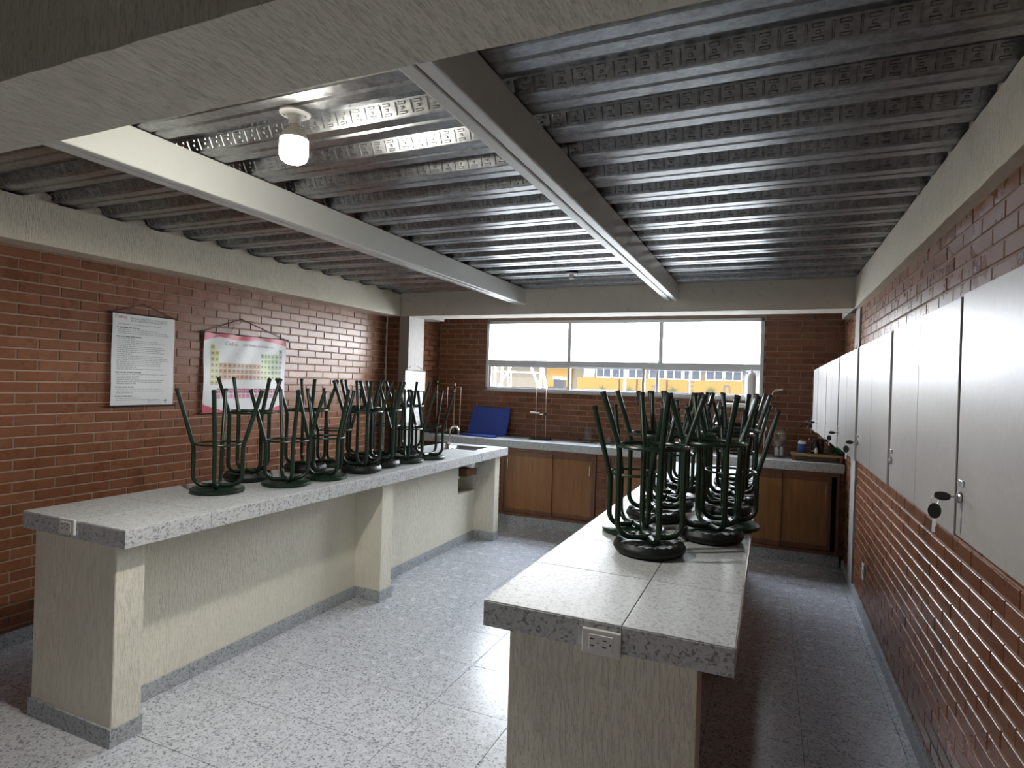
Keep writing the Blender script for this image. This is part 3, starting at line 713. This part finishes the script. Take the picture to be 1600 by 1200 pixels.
s1.text(pr, 'Laboratorio', .58, .045, .008, 2); s1.rect(pr, .58, .82, .055, .059, 2); s1.rect(pr, .56, .80, .035, .039, 2)
s1.rect(pr, .865, .875, .02, .065, 0); s1.rect(pr, .84, .90, .048, .054, 0); s1.rect(pr, .855, .885, .060, .066, 0)
pr.obj('print', ['ink', 'red_print', 'ink_soft'], p1)['kind'] = 'stuff'

# poster 2: periodic table
p2 = empty('wall_poster', (0, 0, 0)); tag(p2, 'red-edged periodic table banner hanging on the left brick wall', 'poster')
s2 = Sheet(WL+.020, 3.085, 3.882, 1.247, 1.842, lambda u, v: .006*math.sin(u*9+v*5)*v*(1-v)*3+.004*math.sin(u*23-v*11)*v)
s2.sheet('sheet', p2, nu=24); hanger(p2, 3.085, 3.882, 1.247, 1.842, WL+.015, (3.43, 1.972), ext=.03)
MB().tube([(WL+.012, 3.43, 1.97), (WL+.016, 3.40, 1.93), (WL+.014, 3.33, 1.925), (WL+.018, 3.325, 1.86), (WL+.016, 3.345, 1.92)], .0022, 6).obj('loose_cord', 'dark_red_cord', p2)
pr = MB()
n = 30
for i in range(n):
    a, b = i/n, (i+1)/n
    def f(u):
        K = ((0, .895), (.08, .93), (.16, .958), (.25, .95), (.34, .93), (.50, .936), (.62, .955), (.68, .962), (.80, .945), (1, .91))
        for (p_, q_), (r1, s1_) in zip(K, K[1:]):
            if u <= r1: t_ = (u-p_)/(r1-p_); t_ = t_*t_*(3-2*t_)*.5+t_*.5; return q_+(s1_-q_)*t_
        return K[-1][1]
    pr.quad(s2.p(a, f(a), .0008), s2.p(b, f(b), .0008), s2.p(b, 1, .0008), s2.p(a, 1, .0008), 1)
    g = lambda u: .11*max(0, 1-u/.30)**1.2+.10*max(0, (u-.72)/.28)**1.2
    pr.quad(s2.p(a, 0, .0008), s2.p(b, 0, .0008), s2.p(b, g(b)+.002, .0008), s2.p(a, g(a)+.002, .0008), 1)
s2.text(pr, 'Ce', .225, .855, .046, 0); s2.text(pr, 'dhú', .290, .855, .046, 1)
s2.text(pr, 'Tabla Periódica de los elementos', .43, .865, .026, 0, .40)
s2.rect(pr, .35, .50, .735, .742, 2); s2.rect(pr, .37, .48, .715, .721, 2); s2.rect(pr, .38, .50, .698, .704, 2); s2.rect(pr, .36, .47, .755, .761, 2)
MI = dict(yellow=3, tan=4, rust=5, green=6, grey=7, plum=8, rose=9, lime=10)
u0, cw, vt, chh = .072, .0489, .858, .0735
def cell(c, r_, k):
    u = u0+c*cw; v = vt-(r_+1)*chh
    s2.rect(pr, u+.003, u+cw-.003, v+.005, v+chh-.005, MI[k]); s2.rect(pr, u+.012, u+cw-.016, v+.030, v+.048, 0 if k != 'plum' else 7, .0012); s2.rect(pr, u+.010, u+cw-.012, v+.014, v+.019, 2, .0012)
for r_ in range(7):
    for c in range(18):
        if r_ == 0 and c not in (0, 17): continue
        if r_ in (1, 2) and 2 <= c <= 11: continue
        if c < 2: k = 'yellow'
        elif c == 17: k = 'grey'
        elif c >= 12: k = 'green' if (c-12) >= r_-1 else 'lime'
        elif 6 <= c <= 9 and r_ == 5: k = 'rust'
        else: k = 'tan'
        if r_ == 6 and c > 2: continue
        cell(c, r_, k)
for r_ in range(2):
    for c in range(15):
        u = .145+c*.0489; v = .243-r_*.070; k = 8 if r_ == 0 else 9
        s2.rect(pr, u+.003, u+.0459, v+.004, v+.065, k); s2.rect(pr, u+.014, u+.030, v+.03, v+.045, 7 if r_ == 0 else 0, .0012)
for i in range(7): s2.rect(pr, .32+i*.05, .35+i*.05, .288, .296, 2)
s2.rect(pr, .70, .76, .085, .095, 0); s2.rect(pr, .80, .88, .09, .10, 2)
pr.obj('print', ['ink', 'red_print', 'ink_soft', 'yellow_cell', 'tan_cell', 'rust_cell', 'green_cell', 'grey_cell', 'plum_cell', 'rose_cell', 'lime_cell'], p2)['kind'] = 'stuff'

# poster 3: pinned to the column
p3 = empty('wall_poster', (0, 0, 0)); tag(p3, 'white printed sheet hanging on the white column by a black cord', 'poster')
s3 = Sheet(-3.520, 5.295, 5.690, 1.415, 1.636, lambda u, v: .003*math.sin(u*6))
s3.sheet('sheet', p3, nu=8, nv=6); hanger(p3, 5.295, 5.690, 1.415, 1.636, -3.522, (5.48, 1.706), cord='black_metal', ext=.012)
pr = MB(); s3.text(pr, 'Ce', .05, .90, .014, 0); s3.text(pr, 'dhú', .10, .90, .014, 1); s3.text(pr, 'NORMAS DEL LABORATORIO', .25, .90, .012, 0, .6); body_lines(s3, pr, .80, 'HLLL HLLS HLSS', .058, .022, .3, .9)
pr.obj('print', ['ink', 'red_print', 'ink_soft'], p3)['kind'] = 'stuff'
p4 = empty('paper_sheet', (0, 0, 0)); tag(p4, 'lower white printed sheet on the white column', 'poster')
s4 = Sheet(-3.5245, 5.325, 5.655, 1.085, 1.420, lambda u, v: .004*math.sin(u*5+1)*(1-v))
s4.sheet('sheet', p4, nu=8, nv=8); pr = MB(); body_lines(s4, pr, .92, 'HLLSLL HLLS LLLS HLLLS LLSS', .034, .012, .2, .9); pr.obj('print', ['ink', 'red_print', 'ink_soft'], p4)['kind'] = 'stuff'

# ------------------------------------------------------------------ stools
def bend_path(r, zf, ring, top, splay, corner=.06):
    """one leg in the local XZ plane: from the seat centre out, up, then splayed (stool lies upside down)"""
    p = [(0.012, 0, zf)]
    p += [(r-corner+corner*math.sin(a), 0, zf+corner-corner*math.cos(a)) for a in [math.pi/2*i/7 for i in range(8)]]
    p += [(r, 0, ring-.03), (r+.002, 0, ring-.008), (r+.010, 0, ring+.018)]
    dx = splay/(top-ring); p += [(r+splay, 0, top)]
    return p
def make_stool(kind):
    root = empty('lab_stool'); rt = .0112
    if kind == 'A': top, ring, r, splay, zf = .555, .262, .122, .088, .036
    else: top, ring, r, splay, zf = .620, .415, .128, .072, .058
    if kind == 'A':
        st = MB().lathe([(0, 0), (.128, 0), (.136, .004), (.138, .012), (.136, .020), (.130, .024), (0, .024)], 36).obj('seat', 'green_paint', root)
    else:
        st = MB().lathe([(0, .0), (.110, .0), (.130, .008), (.139, .022), (.138, .034), (.128, .044), (.118, .046)], 36).obj('seat', 'black_vinyl', root)
        MB().lathe([(.120, .040), (.120, .0445), (0, .0445)], 30).obj('base_board', 'fibreboard', st)
        q = MB(); n = 72; v = []; R2 = random.Random(5)
        ph = [R2.uniform(-.010, .012) for _ in range(n)]
        for i in range(n):
            a = 2*math.pi*i/n; w_ = math.sin(i*2.3)*.003
            for rr_, zz in ((.137, .034), (.128, .049+w_), (.112+ph[i]*.5, .050+w_*1.5), (.098+ph[i], .0465)): v.append((rr_*math.cos(a), rr_*math.sin(a), zz))
        f = []
        for i in range(n):
            j = (i+1) % n
            for k in range(3): f.append((i*4+k, j*4+k, j*4+k+1, i*4+k+1))
        q.add(v, f, 0, True); q.obj('stapled_hem', 'black_vinyl', st)
    path = bend_path(r, zf, ring, top, splay)
    me = None
    for k in range(4):
        zo = 0 if k % 2 == 0 else .0
        if me is None: me = MB().tube(path, rt, 10).mesh('leg', 'green_paint')
        l = link('leg', me, root); l.rotation_euler = (0, 0, k*math.pi/2); l.location = (0, 0, zo)
        if k == 0: cap = MB().lathe([(rt*1.08, -.014), (rt*1.1, .001), (rt*.6, .003), (0, .003)], 10).mesh('foot_cap', 'black_rubber')
        c = link('foot_cap', cap, l); c.location = path[-1]; c.rotation_euler = (0, math.atan2(splay, top-ring), 0)
    rr_ = r-rt*.6 if kind == 'A' else r+.004
    tr = .0055 if kind == 'A' else .0085
    MB().tube([(rr_*math.cos(a), rr_*math.sin(a), ring) for a in [2*math.pi*i/40 for i in range(40)]], tr, 8, closed=True).obj('footrest_ring', 'green_paint', root)
    return root
protoA, protoB = make_stool('A'), make_stool('B'); usedA = usedB = False
ORD = ['first', 'second', 'third', 'fourth', 'fifth', 'sixth', 'seventh', 'eighth', 'ninth']
def put_stool(kind, x, y, deg, label, group):
    global usedA, usedB
    if kind == 'A': o = protoA if not usedA else dup(protoA); usedA = True
    else: o = protoB if not usedB else dup(protoB); usedB = True
    va = math.degrees(math.atan2(y, x))             # leg angle is given relative to the line of sight
    o.location = (x, y, .9003); o.rotation_euler = (0, 0, math.radians(va+deg)); tag(o, label, 'stool', group)
kindw = {'A': 'upturned green stool with flat seat', 'B': 'upturned green stool with padded seat'}
rowL = [('A', -2.745, 2.345, -8), ('A', -2.605, 2.705, 14), ('A', -2.575, 3.00, 36), ('B', -2.555, 3.34, 14), ('B', -2.60, 3.63, 38), ('A', -2.58, 3.93, 8), ('A', -2.555, 4.22, -28)]
for i, (k, x, y, a) in enumerate(rowL): put_stool(k, x, y, a, f'{kindw[k]} on the left counter, {ORD[i]} in its front row', 'stools upside down on the left counter')
rowLb = [('B', -2.905, 2.70, 30), ('B', -2.88, 3.16, 12), ('A', -2.90, 3.47, 24), ('B', -2.905, 3.78, 40), ('A', -2.89, 4.08, 16), ('B', -2.875, 4.38, 20)]
for i, (k, x, y, a) in enumerate(rowLb): put_stool(k, x, y, a, f'{kindw[k]} on the left counter, {ORD[i]} in its back row', 'stools upside down on the left counter')
rowR = [('B', -.415, 2.355, 15), ('A', -.540, 2.655, 30), ('B', -.500, 2.965, 10), ('B', -.490, 3.27, 35), ('A', -.510, 3.575, 20), ('B', -.48, 3.88, -40), ('A', -.48, 4.20, 30)]
for i, (k, x, y, a) in enumerate(rowR): put_stool(k, x, y, a, f'{kindw[k]} on the right counter, {ORD[i]} in its left row', 'stools upside down on the right counter')
rowRb = [('B', -.220, 2.70, 26), ('A', -.160, 2.985, 15), ('B', -.205, 3.30, 42), ('B', -.180, 3.62, 20), ('A', -.175, 3.92, 29), ('B', -.19, 4.20, 33)]
for i, (k, x, y, a) in enumerate(rowRb): put_stool(k, x, y, a, f'{kindw[k]} on the right counter, {ORD[i]} in its right row', 'stools upside down on the right counter')

# ------------------------------------------------------------------ things on the far worktop
Z = BT+.0005
def ring_stand(x, y, h, lab, bw=.10, bd=.16):
    r = empty('ring_stand', (x, y, Z)); tag(r, lab, 'lab stand')
    box('base', 'black_metal', r, -bw/2, bw/2, -bd/2, bd/2, 0, .014, c=.003)
    MB().tube([(0, .04, .012), (0, .04, h)], .0045, 8).obj('rod', 'rod_metal', r); return r
r = ring_stand(-3.70, 6.23, .62, 'thin lab stand with a black clamp on top in the far left corner', .09, .15)
q = box('clamp', 'black_metal', r, -.05, .025, .02, .06, .575, .592, c=.003); box('clamp_jaw', 'black_metal', q, -.03, -.012, .01, .05, .592, .615, c=.003)
r = ring_stand(-3.45, 6.21, .60, 'lab stand holding two burettes left of the blue foam sheet', .22, .16)
q = box('burette_clamp', 'rod_metal', r, -.105, .085, .030, .046, .545, .556, c=.002); box('clamp_body', 'black_metal', q, -.012, .012, .024, .05, .537, .565, c=.003)
for xx, hb, n_ in ((-.095, .545, 0), (.078, .55, 1)):
    b_ = MB().tube([(xx, .036, .05), (xx+.006*n_, .036, hb)], .0055, 8).obj('burette', 'rod_metal', r); MB().lathe([(.012, 0), (.012, .018), (.004, .03)], 10, (xx, .036, .018)).obj('stopcock', 'white_plastic', b_)
MB().tube([(-.014, .04, .014), (-.004, .045, .40)], .004, 8).obj('second_rod', 'rod_metal', r)
r = empty('ring_stand', (-2.345, 6.25, Z)); tag(r, 'two-rod lab stand with a white clamp below the window', 'lab stand')
box('base', 'black_metal', r, -.115, .115, -.06, .06, 0, .014, c=.003)
MB().tube([(-.065, .02, .012), (-.070, .02, .585)], .004, 8).obj('rod', 'rod_metal', r); MB().tube([(.055, .02, .012), (.045, .02, .595)], .004, 8).obj('rod', 'rod_metal', r)
q = MB().tube([(-.13, 0, .300), (-.065, .012, .296), (-.02, 0, .295)], .008, 8).obj('white_clamp', 'white_plastic', r)
q = box('black_clamp', 'black_metal', r, .028, .062, 0, .03, .272, .296, c=.004); MB().tube([(.03, .01, .284), (-.01, .0, .280)], .004, 6).obj('clamp_arm', 'rod_metal', q)
# blue foam sheet, leaning, and its flap lying in front
bf = empty('blue_foam_sheet', (-3.03, 6.28, Z)); tag(bf, 'bright blue foam sheet leaning on the far brick wall', 'foam sheet')
def leaning(name, xa, xb, yb, yt, zt, th, wob):
    q = MB(); nx, nz = 10, 6; v = []
    for s_ in (0, 1):
        for j in range(nz+1):
            for i in range(nx+1):
                u, t = i/nx, j/nz; v.append((xa+(xb-xa)*u+(.01*(1-t) if u > .5 else -.012*(1-t)), yb+(yt-yb)*t+th*s_+wob*math.sin(u*6+t*3)-(.012 if .68 < u < .8 else 0), .002+zt*t-.008*u*t))
    W = nx+1; K = W*(nz+1); f = []
    for j in range(nz):
        for i in range(nx): a = j*W+i; f += [(a, a+1, a+1+W, a+W), (K+a, K+a+W, K+a+1+W, K+a+1)]
    rim = list(range(W))+[j*W+nx for j in range(1, nz+1)]+[nz*W+i for i in range(nx-1, -1, -1)]+[j*W for j in range(nz-1, 0, -1)]
    for a, b in zip(rim, rim[1:]+rim[:1]): f.append((a, K+a, K+b, b))
    q.add(v, f, 0, True); return q.obj(name, 'blue_foam', bf)
leaning('sheet', -.235, .245, -.02, .115, .325, .018, .003)
fl = MB(); v = [(-.30, -.16, 0), (-.10, -.225, 0), (.16, -.255, 0), (.235, -.215, 0), (.20, -.14, 0), (-.02, -.07, 0), (-.22, -.09, 0)]
n = len(v); fl.add([(a, b, .002) for a, b, _ in v]+[(a*.97, b*.97, .020+.006*math.sin(a*30)) for a, b, _ in v], [tuple(reversed(range(n))), tuple(range(n, 2*n))]+[(i, (i+1) % n, (i+1) % n+n, i+n) for i in range(n)])
fl.obj('folded_flap', 'blue_foam', bf)
def glass(name, lab, x, y, prof, cat, n=28, m='lab_glass'):
    o = MB().lathe(prof, n).obj(name, m); o.location = (x, y, Z); return tag(o, lab, cat)
glass('beaker', 'clear glass beaker standing on the worktop below the window', -1.80, 6.28, [(.0, .003), (.045, .003), (.050, .012), (.050, .150), (.056, .158), (.054, .158), (.047, .150), (.047, .014), (.043, .006), (0, .006)], 'beaker')
glass('beaker', 'small clear glass beside the padded stools on the far worktop', -1.58, 6.30, [(.0, .002), (.028, .002), (.031, .008), (.031, .075), (.029, .075), (.029, .010), (0, .005)], 'beaker')
# bell jar
bj = empty('glass_bell_jar', (.095, 6.27, Z)); tag(bj, 'tall clear glass jar with two white items inside', 'jar')
MB().lathe([(.0, .003), (.066, .003), (.070, .010), (.070, .225), (.062, .246), (.045, .255), (.045, .258), (.066, .250), (.0735, .228), (.0735, .008), (.068, 0)], 32).obj('jar', 'lab_glass', bj)
MB().lathe([(.05, .256), (.05, .262), (.02, .268), (.012, .280), (.018, .288), (0, .294)], 24).obj('lid', 'lab_glass', bj)
for x_, h_ in ((-.022, .075), (.022, .085)): MB().lathe([(.0, .01), (.017, .01), (.018, .02), (.018, h_), (.010, h_+.012), (0, h_+.014)], 14, (x_, 0, 0)).obj('white_vial', 'white_plastic', bj)
# raised wooden board with bottles
wb = empty('wooden_board', (.41, 6.14, Z)); tag(wb, 'raised wooden board carrying bottles near the right wall', 'board')
box('plank', 'board_wood', wb, -.215, .205, -.10, .10, .044, .066, c=.002)
for x_ in (-.19, .19): box('foot', 'frame_wood', wb, x_-.015, x_+.015, -.085, .085, 0, .044, c=.002)
ZB = Z+.0665
def bottle(name, lab, x, y, parts, cat='bottle'):
    r = empty(name, (x, y, ZB)); tag(r, lab, cat)
    for nm, mt, prof in parts: MB().lathe(prof, 20).obj(nm, mt, r)
bottle('reagent_can', 'blue labelled white plastic jar on the raised board', .285, 6.13, [('body', 'blue_label', [(0, 0), (.032, 0), (.034, .004), (.034, .082), (.032, .086)]), ('shoulder', 'white_plastic', [(.034, .082), (.033, .098), (.026, .108), (.020, .110)]), ('cap', 'green_plastic', [(.017, .108), (.017, .124), (0, .126)])], 'jar')
bottle('glass_bottle', 'slim clear glass bottle beside the blue jar', .345, 6.145, [('body', 'lab_glass', [(0, .002), (.017, .002), (.018, .01), (.018, .075), (.008, .098), (.008, .12), (.006, .12)]), ('stopper', 'tan_lid', [(.007, .118), (.008, .134), (0, .135)])])
bottle('dark_jar', 'dark jar with a white blob on its front on the raised board', .392, 6.12, [('body', 'dark_glass', [(0, 0), (.027, 0), (.029, .006), (.029, .10), (.022, .112), (.02, .118)]), ('lid', 'black_metal', [(.022, .116), (.022, .132), (0, .134)]), ('label_spot', 'white_plastic', [(.0, .012), (.012, .012), (.0295, .02), (.0297, .03)])], 'jar')
pl = MB().lathe([(0, .0), (.012, .006), (.014, .03), (.008, .056), (0, .06)], 14).obj('white_dropper', 'white_plastic'); pl.location = (.400, 6.075, ZB); tag(pl, 'small white dropper bottle in front of the dark jar', 'bottle')
bottle('brown_bottle', 'brown bottle with a tan lid on the raised board', .440, 6.17, [('body', 'brown_glass', [(0, 0), (.025, 0), (.027, .006), (.027, .115), (.02, .130), (.02, .138)]), ('lid', 'tan_lid', [(.023, .137), (.023, .156), (0, .158)])])
bottle('glass_flask', 'round-bottomed clear glass flask on the raised board', .487, 6.10, [('body', 'lab_glass', [(0, .002), (.030, .004), (.042, .022), (.042, .042), (.026, .068), (.018, .082), (.020, .16), (.018, .16), (.016, .085), (.024, .066), (.039, .040), (.039, .024), (.028, .008), (0, .006)])], 'flask')
gb = MB(); bm = bmesh.new(); bmesh.ops.create_icosphere(bm, subdivisions=3, radius=1)
R4 = random.Random(4)
for q in bm.verts:
    k = 1+.18*math.sin(q.co.x*7+q.co.z*5)*math.sin(q.co.y*6)+R4.uniform(-.05, .05); q.co = (q.co.x*.062*k, q.co.y*.06*k, max(0, .050+q.co.z*.055*k+.03*max(0, -q.co.x)))
gb.bm(bm, 0, True); bm.free(); g = gb.obj('plastic_bag', 'green_plastic'); g.location = (.583, 6.12, ZB); g.scale = (.72, 1, 1); tag(g, 'crumpled dark green plastic bag on the raised board', 'bag')
# white wall bracket with cord, bottle standing on it
wbk = empty('wall_shelf_lamp', (-.196, BW-.002, 1.39)); tag(wbk, 'white bar-shaped wall bracket with bent arm and hanging cord', 'wall bracket')
box('bar', 'white_plastic', wbk, -.222, .222, -.085, 0, -.022, .018, c=.010)
MB().tube([(.196, -.05, .018), (.200, -.055, .08), (.225, -.06, .148), (.240, -.06, .158)], .006, 8).obj('arm', 'white_plastic', wbk)
o = box('paddle', 'white_plastic', wbk, -.035, .035, -.012, .012, -.009, .009, c=.003); o.location = (.275, -.06, .165); o.rotation_euler = (0, math.radians(-12), 0)
cdp = MB().tube([(.160, -.012, -.02), (.158, -.010, -.22), (.154, -.012, -.468), (.150, -.03, -.473)], .006, 8).obj('cord', 'white_plastic', wbk)
o = MB().lathe([(0, .010), (.020, .008), (.024, 0), (.020, -.008), (0, -.010)], 16).obj('cord_switch', 'white_plastic', cdp); o.location = (.158, -.012, -.225); o.rotation_euler = (math.pi/2, 0, 0)
pb = empty('plastic_bottle', (-.176, BW-.045, 1.4085)); tag(pb, 'tall white plastic bottle standing on the wall bracket by the window', 'bottle')
MB().lathe([(0, 0), (.042, 0), (.046, .006), (.046, .10), (.043, .13), (.046, .16), (.046, .24), (.040, .285), (.025, .310), (.012, .318)], 24).obj('body', 'white_plastic', pb)
MB().lathe([(.014, .314), (.014, .330), (.006, .334), (.005, .352), (0, .354)], 14).obj('cap', 'white_plastic', pb)
outlet('power_outlet', 'white outlet on the far wall behind the right counter stools', (-.53, BW-.001, 1.12), 0, .07, .10)
sw = empty('wall_plate', (WR-.001, 4.72, .325), math.radians(-90)); tag(sw, 'small white wall plate low on the right brick wall', 'outlet')
box('cover_plate', 'white_plastic', sw, -.035, .035, -.010, 0, -.055, .055, c=.004); box('insert', 'white_plastic', sw, -.012, .012, -.013, -.009, -.02, .02, c=.002)
# dark lab gear on the worktop in the far-left corner
gear = empty('clamp_pile', (-3.63, 6.03, Z)); tag(gear, 'low heap of black clamps at the foot of the corner stand', 'clamps')
for i in range(5):
    a = i*1.3; o = MB().tube([(-.045, 0, .010), (0, .012, .018), (.045, 0, .012)], .008, 8).box(.035, .06, -.018, .018, .002, .028, c=.004).obj('clamp', 'black_metal', gear); o.location = (.035*math.cos(a), .025*math.sin(a), .016*(i//2)); o.rotation_euler = (0, 0, a)
wire = MB().tube([(.012*i-.03, 0, .045+.04*math.sin(i*.6)) for i in range(12)], .002, 6).obj('wire_loop', 'black_metal'); wire.location = (-3.31, 6.33, Z-.004); tag(wire, 'thin black wire loop beside the blue foam sheet', 'wire')
# red-brown wire bits on the right post
kn = MB().tube([(0, 0, 0), (-.012, -.03, .05), (-.004, -.06, .12), (-.010, -.045, .05), (-.014, -.01, -.01)], .0022, 6).obj('hanging_wire', 'dark_red_cord'); kn.location = (WR-.014, 5.40, 1.80); tag(kn, 'dark wire tied to the white post above the wall cabinets', 'wire')

# ------------------------------------------------------------------ outside
ground = struct(MB().box(-80, 60, -30, BW+.6, -.30, -.16).box(-80, 60, BW+.6, 140, -.30, -.10).obj('ground', 'ext_concrete'), 'sunlit pale paving outside the window', 'ground')
hall = empty('hall_building', (-12, 60, 0)); tag(hall, 'long hall outside with a white roof and an orange brick wall', 'building'); inv = Matrix.Translation((12, -60, 0))
def hp(name, m, mb, par=None):
    o = mb.obj(name, m, par or hall)
    if not par: o.matrix_parent_inverse = inv
    return o
q = MB(); q.add([(-29, 59, 3.95), (14, 59, 4.15), (14, 72, 7.60), (-27.2, 72, 7.66), (-29, 59, 3.75), (14, 59, 3.95), (14, 72, 7.40), (-27.2, 72, 7.46)], [(0, 1, 2, 3), (7, 6, 5, 4), (0, 4, 5, 1), (1, 5, 6, 2), (2, 6, 7, 3), (3, 7, 4, 0)])
hp('roof', 'ext_roof', q)
hp('roof_seam', 'ext_dark', MB().tube([(-23.2, 58.98, 4.02), (-23.1, 65, 5.86), (-22.9, 72, 7.68)], .06, 6))
hp('ridge_cap', 'ext_dark', MB().tube([(-27.2, 72, 7.70), (14, 72, 7.64)], .07, 6)); hp('wall', 'ext_orange', MB().box(-18.6, 12, 60, 60.4, -.1, 2.30)); hp('upper_wall', 'ext_cream', MB().box(-29, 12, 60.3, 60.6, -.1, 4.0)); hp('orange_panel', 'ext_orange', MB().box(-22.0, -19.2, 60, 60.3, 1.2, 3.35))
hp('eave_beam', 'ext_white', MB().box(-29, 12, 59.2, 60.2, 3.62, 3.98))
x = -16.6
i = 0
while x < 4:
    wdt = 1.55
    f = hp('window', 'ext_white', MB().box(x, x+wdt, 60.18, 60.28, 2.32, 3.50)); hp('pane', 'ext_window', MB().box(x+.06, x+wdt/2-.03, 60.14, 60.2, 2.38, 3.44).box(x+wdt/2+.03, x+wdt-.06, 60.14, 60.2, 2.38, 3.44), f)
    x += wdt+(.55 if i % 3 == 2 else .12); i += 1
for x in (-14.1, -12.3, -9.35): hp('pilaster', 'ext_dark', MB().box(x-.05, x+.05, 59.92, 60.02, .3, 2.28))
hp('poster_board', 'ext_white', MB().box(-17.9, -16.8, 60.1, 60.2, 2.34, 3.3))
for ch, x, z, h in (('a', -10.95, 1.02, 1.3), ('E', -7.45, 1.22, 1.2), ('n', -4.15, 1.20, 1.4)):
    vv, ff = text_mesh(ch, h*1.15); q = MB(); q.add([(x+p.x, 59.97, z+p.y) for p in vv], ff); hp('painted_letter', 'ext_letter', q)
for x, z in ((-15.7, 1.0), (-8.65, 1.1), (-5.15, 1.2), (-13.0, 1.0)):
    a = empty('spiky_plant', (x, 59.2, -.1)); tag(a, {-15.7: 'spiky plant outside, leftmost against the orange wall', -13.0: 'spiky plant outside beside the dark pilasters', -8.65: 'spiky plant outside between the letters a and E', -5.15: 'spiky plant outside between the letters E and n'}[x], 'plant', 'plants along the orange wall')
    MB().tube([(0, 0, 0), (0, 0, z+.1)], [.16, .10], 8).obj('stem', 'ext_plant', a)
    for i in range(12):
        t = math.pi*i/11*1.15-.25; l = random.uniform(.55, .85)
        MB().tube([(0, 0, z+.05), (l*.6*math.cos(t), -.1, z+.05+l*.6*math.sin(t)), (l*math.cos(t), -.12, z+l*.95*math.sin(t))], [.05, .04, .008], 5).obj('leaf', 'ext_plant', a)
def flood(x, y, z, lab):
    r = empty('floodlight', (x, y, -.1)); tag(r, lab, 'floodlight'); MB().tube([(0, 0, 0), (0, 0, z-.15)], .03, 6).obj('pole', 'ext_white', r)
    h = box('frame', 'ext_dark', r, -.22, .22, -.06, .06, z-.05, z+.28); box('lens', 'ext_white', h, -.15, .15, -.07, -.05, z+.01, z+.22)
flood(-17.68, 40, 3.92, 'floodlight outside on the left in front of the white roof'); flood(-4.80, 40, 3.94, 'floodlight outside on the right in front of the white roof')
fr = empty('white_steel_frame', (-10.4, 25, -.1)); tag(fr, 'white steel frame with diagonal braces outside the left panes', 'steel frame'); iv = Matrix.Translation((10.4, -25, .1))
for nm, a, b, r_ in (('post', (-11.42, 25, -.1), (-11.36, 25, 2.25), .055), ('post', (-9.50, 25, -.1), (-9.44, 25, 2.30), .05), ('post', (-11.72, 25, -.1), (-11.70, 25, 2.25), .05), ('brace', (-11.55, 25, 1.25), (-10.90, 25, 2.30), .045), ('brace', (-9.95, 25, 2.32), (-9.50, 25, 1.30), .045), ('brace', (-9.40, 25, 2.3), (-9.16, 25, 1.25), .06), ('rail', (-11.9, 25, 2.02), (-9.3, 25, 2.0), .025), ('rail', (-12.2, 25, 2.36), (-9.0, 25, 2.36), .05), ('rail', (-12.2, 25, 1.28), (-8.8, 25, 1.28), .05), ('post', (-10.9, 25, -.1), (-10.9, 25, 2.0), .02)):
    MB().tube([a, b], r_, 8).obj(nm, 'ext_white', fr).matrix_parent_inverse = iv
wp = empty('white_post', (-5.65, 25, -.1)); tag(wp, 'white lamp post outside the middle pane', 'post'); MB().tube([(0, 0, 0), (0, 0, 2.42)], .05, 8).obj('pole', 'ext_white', wp); box('head', 'ext_white', wp, -.22, .22, -.08, .08, 2.34, 2.46)
bx = empty('grey_bin', (-13.66, 40, -.1)); tag(bx, 'grey box with a white lid outside the left pane', 'box'); box('body', 'ext_dark', bx, -.36, .36, -.3, .3, 0, 1.95); box('lid', 'ext_white', bx, -.42, .38, -.34, .34, 1.95, 2.10)
lb = empty('striped_building', (-24, 50, -.1)); tag(lb, 'pale louvred building end outside at the left edge of the window', 'building'); iv = Matrix.Translation((24, -50, .1))
MB().box(-27.5, -23.9, 50, 52, -.1, 3.2).obj('wall', 'ext_cream', lb).matrix_parent_inverse = iv
for i in range(7): MB().box(-27, -23.4+.04*i-.14*max(0, i-3), 50, 50.4, 3.35+.33*i, 3.50+.33*i).obj('louvre', 'ext_white', lb).matrix_parent_inverse = iv
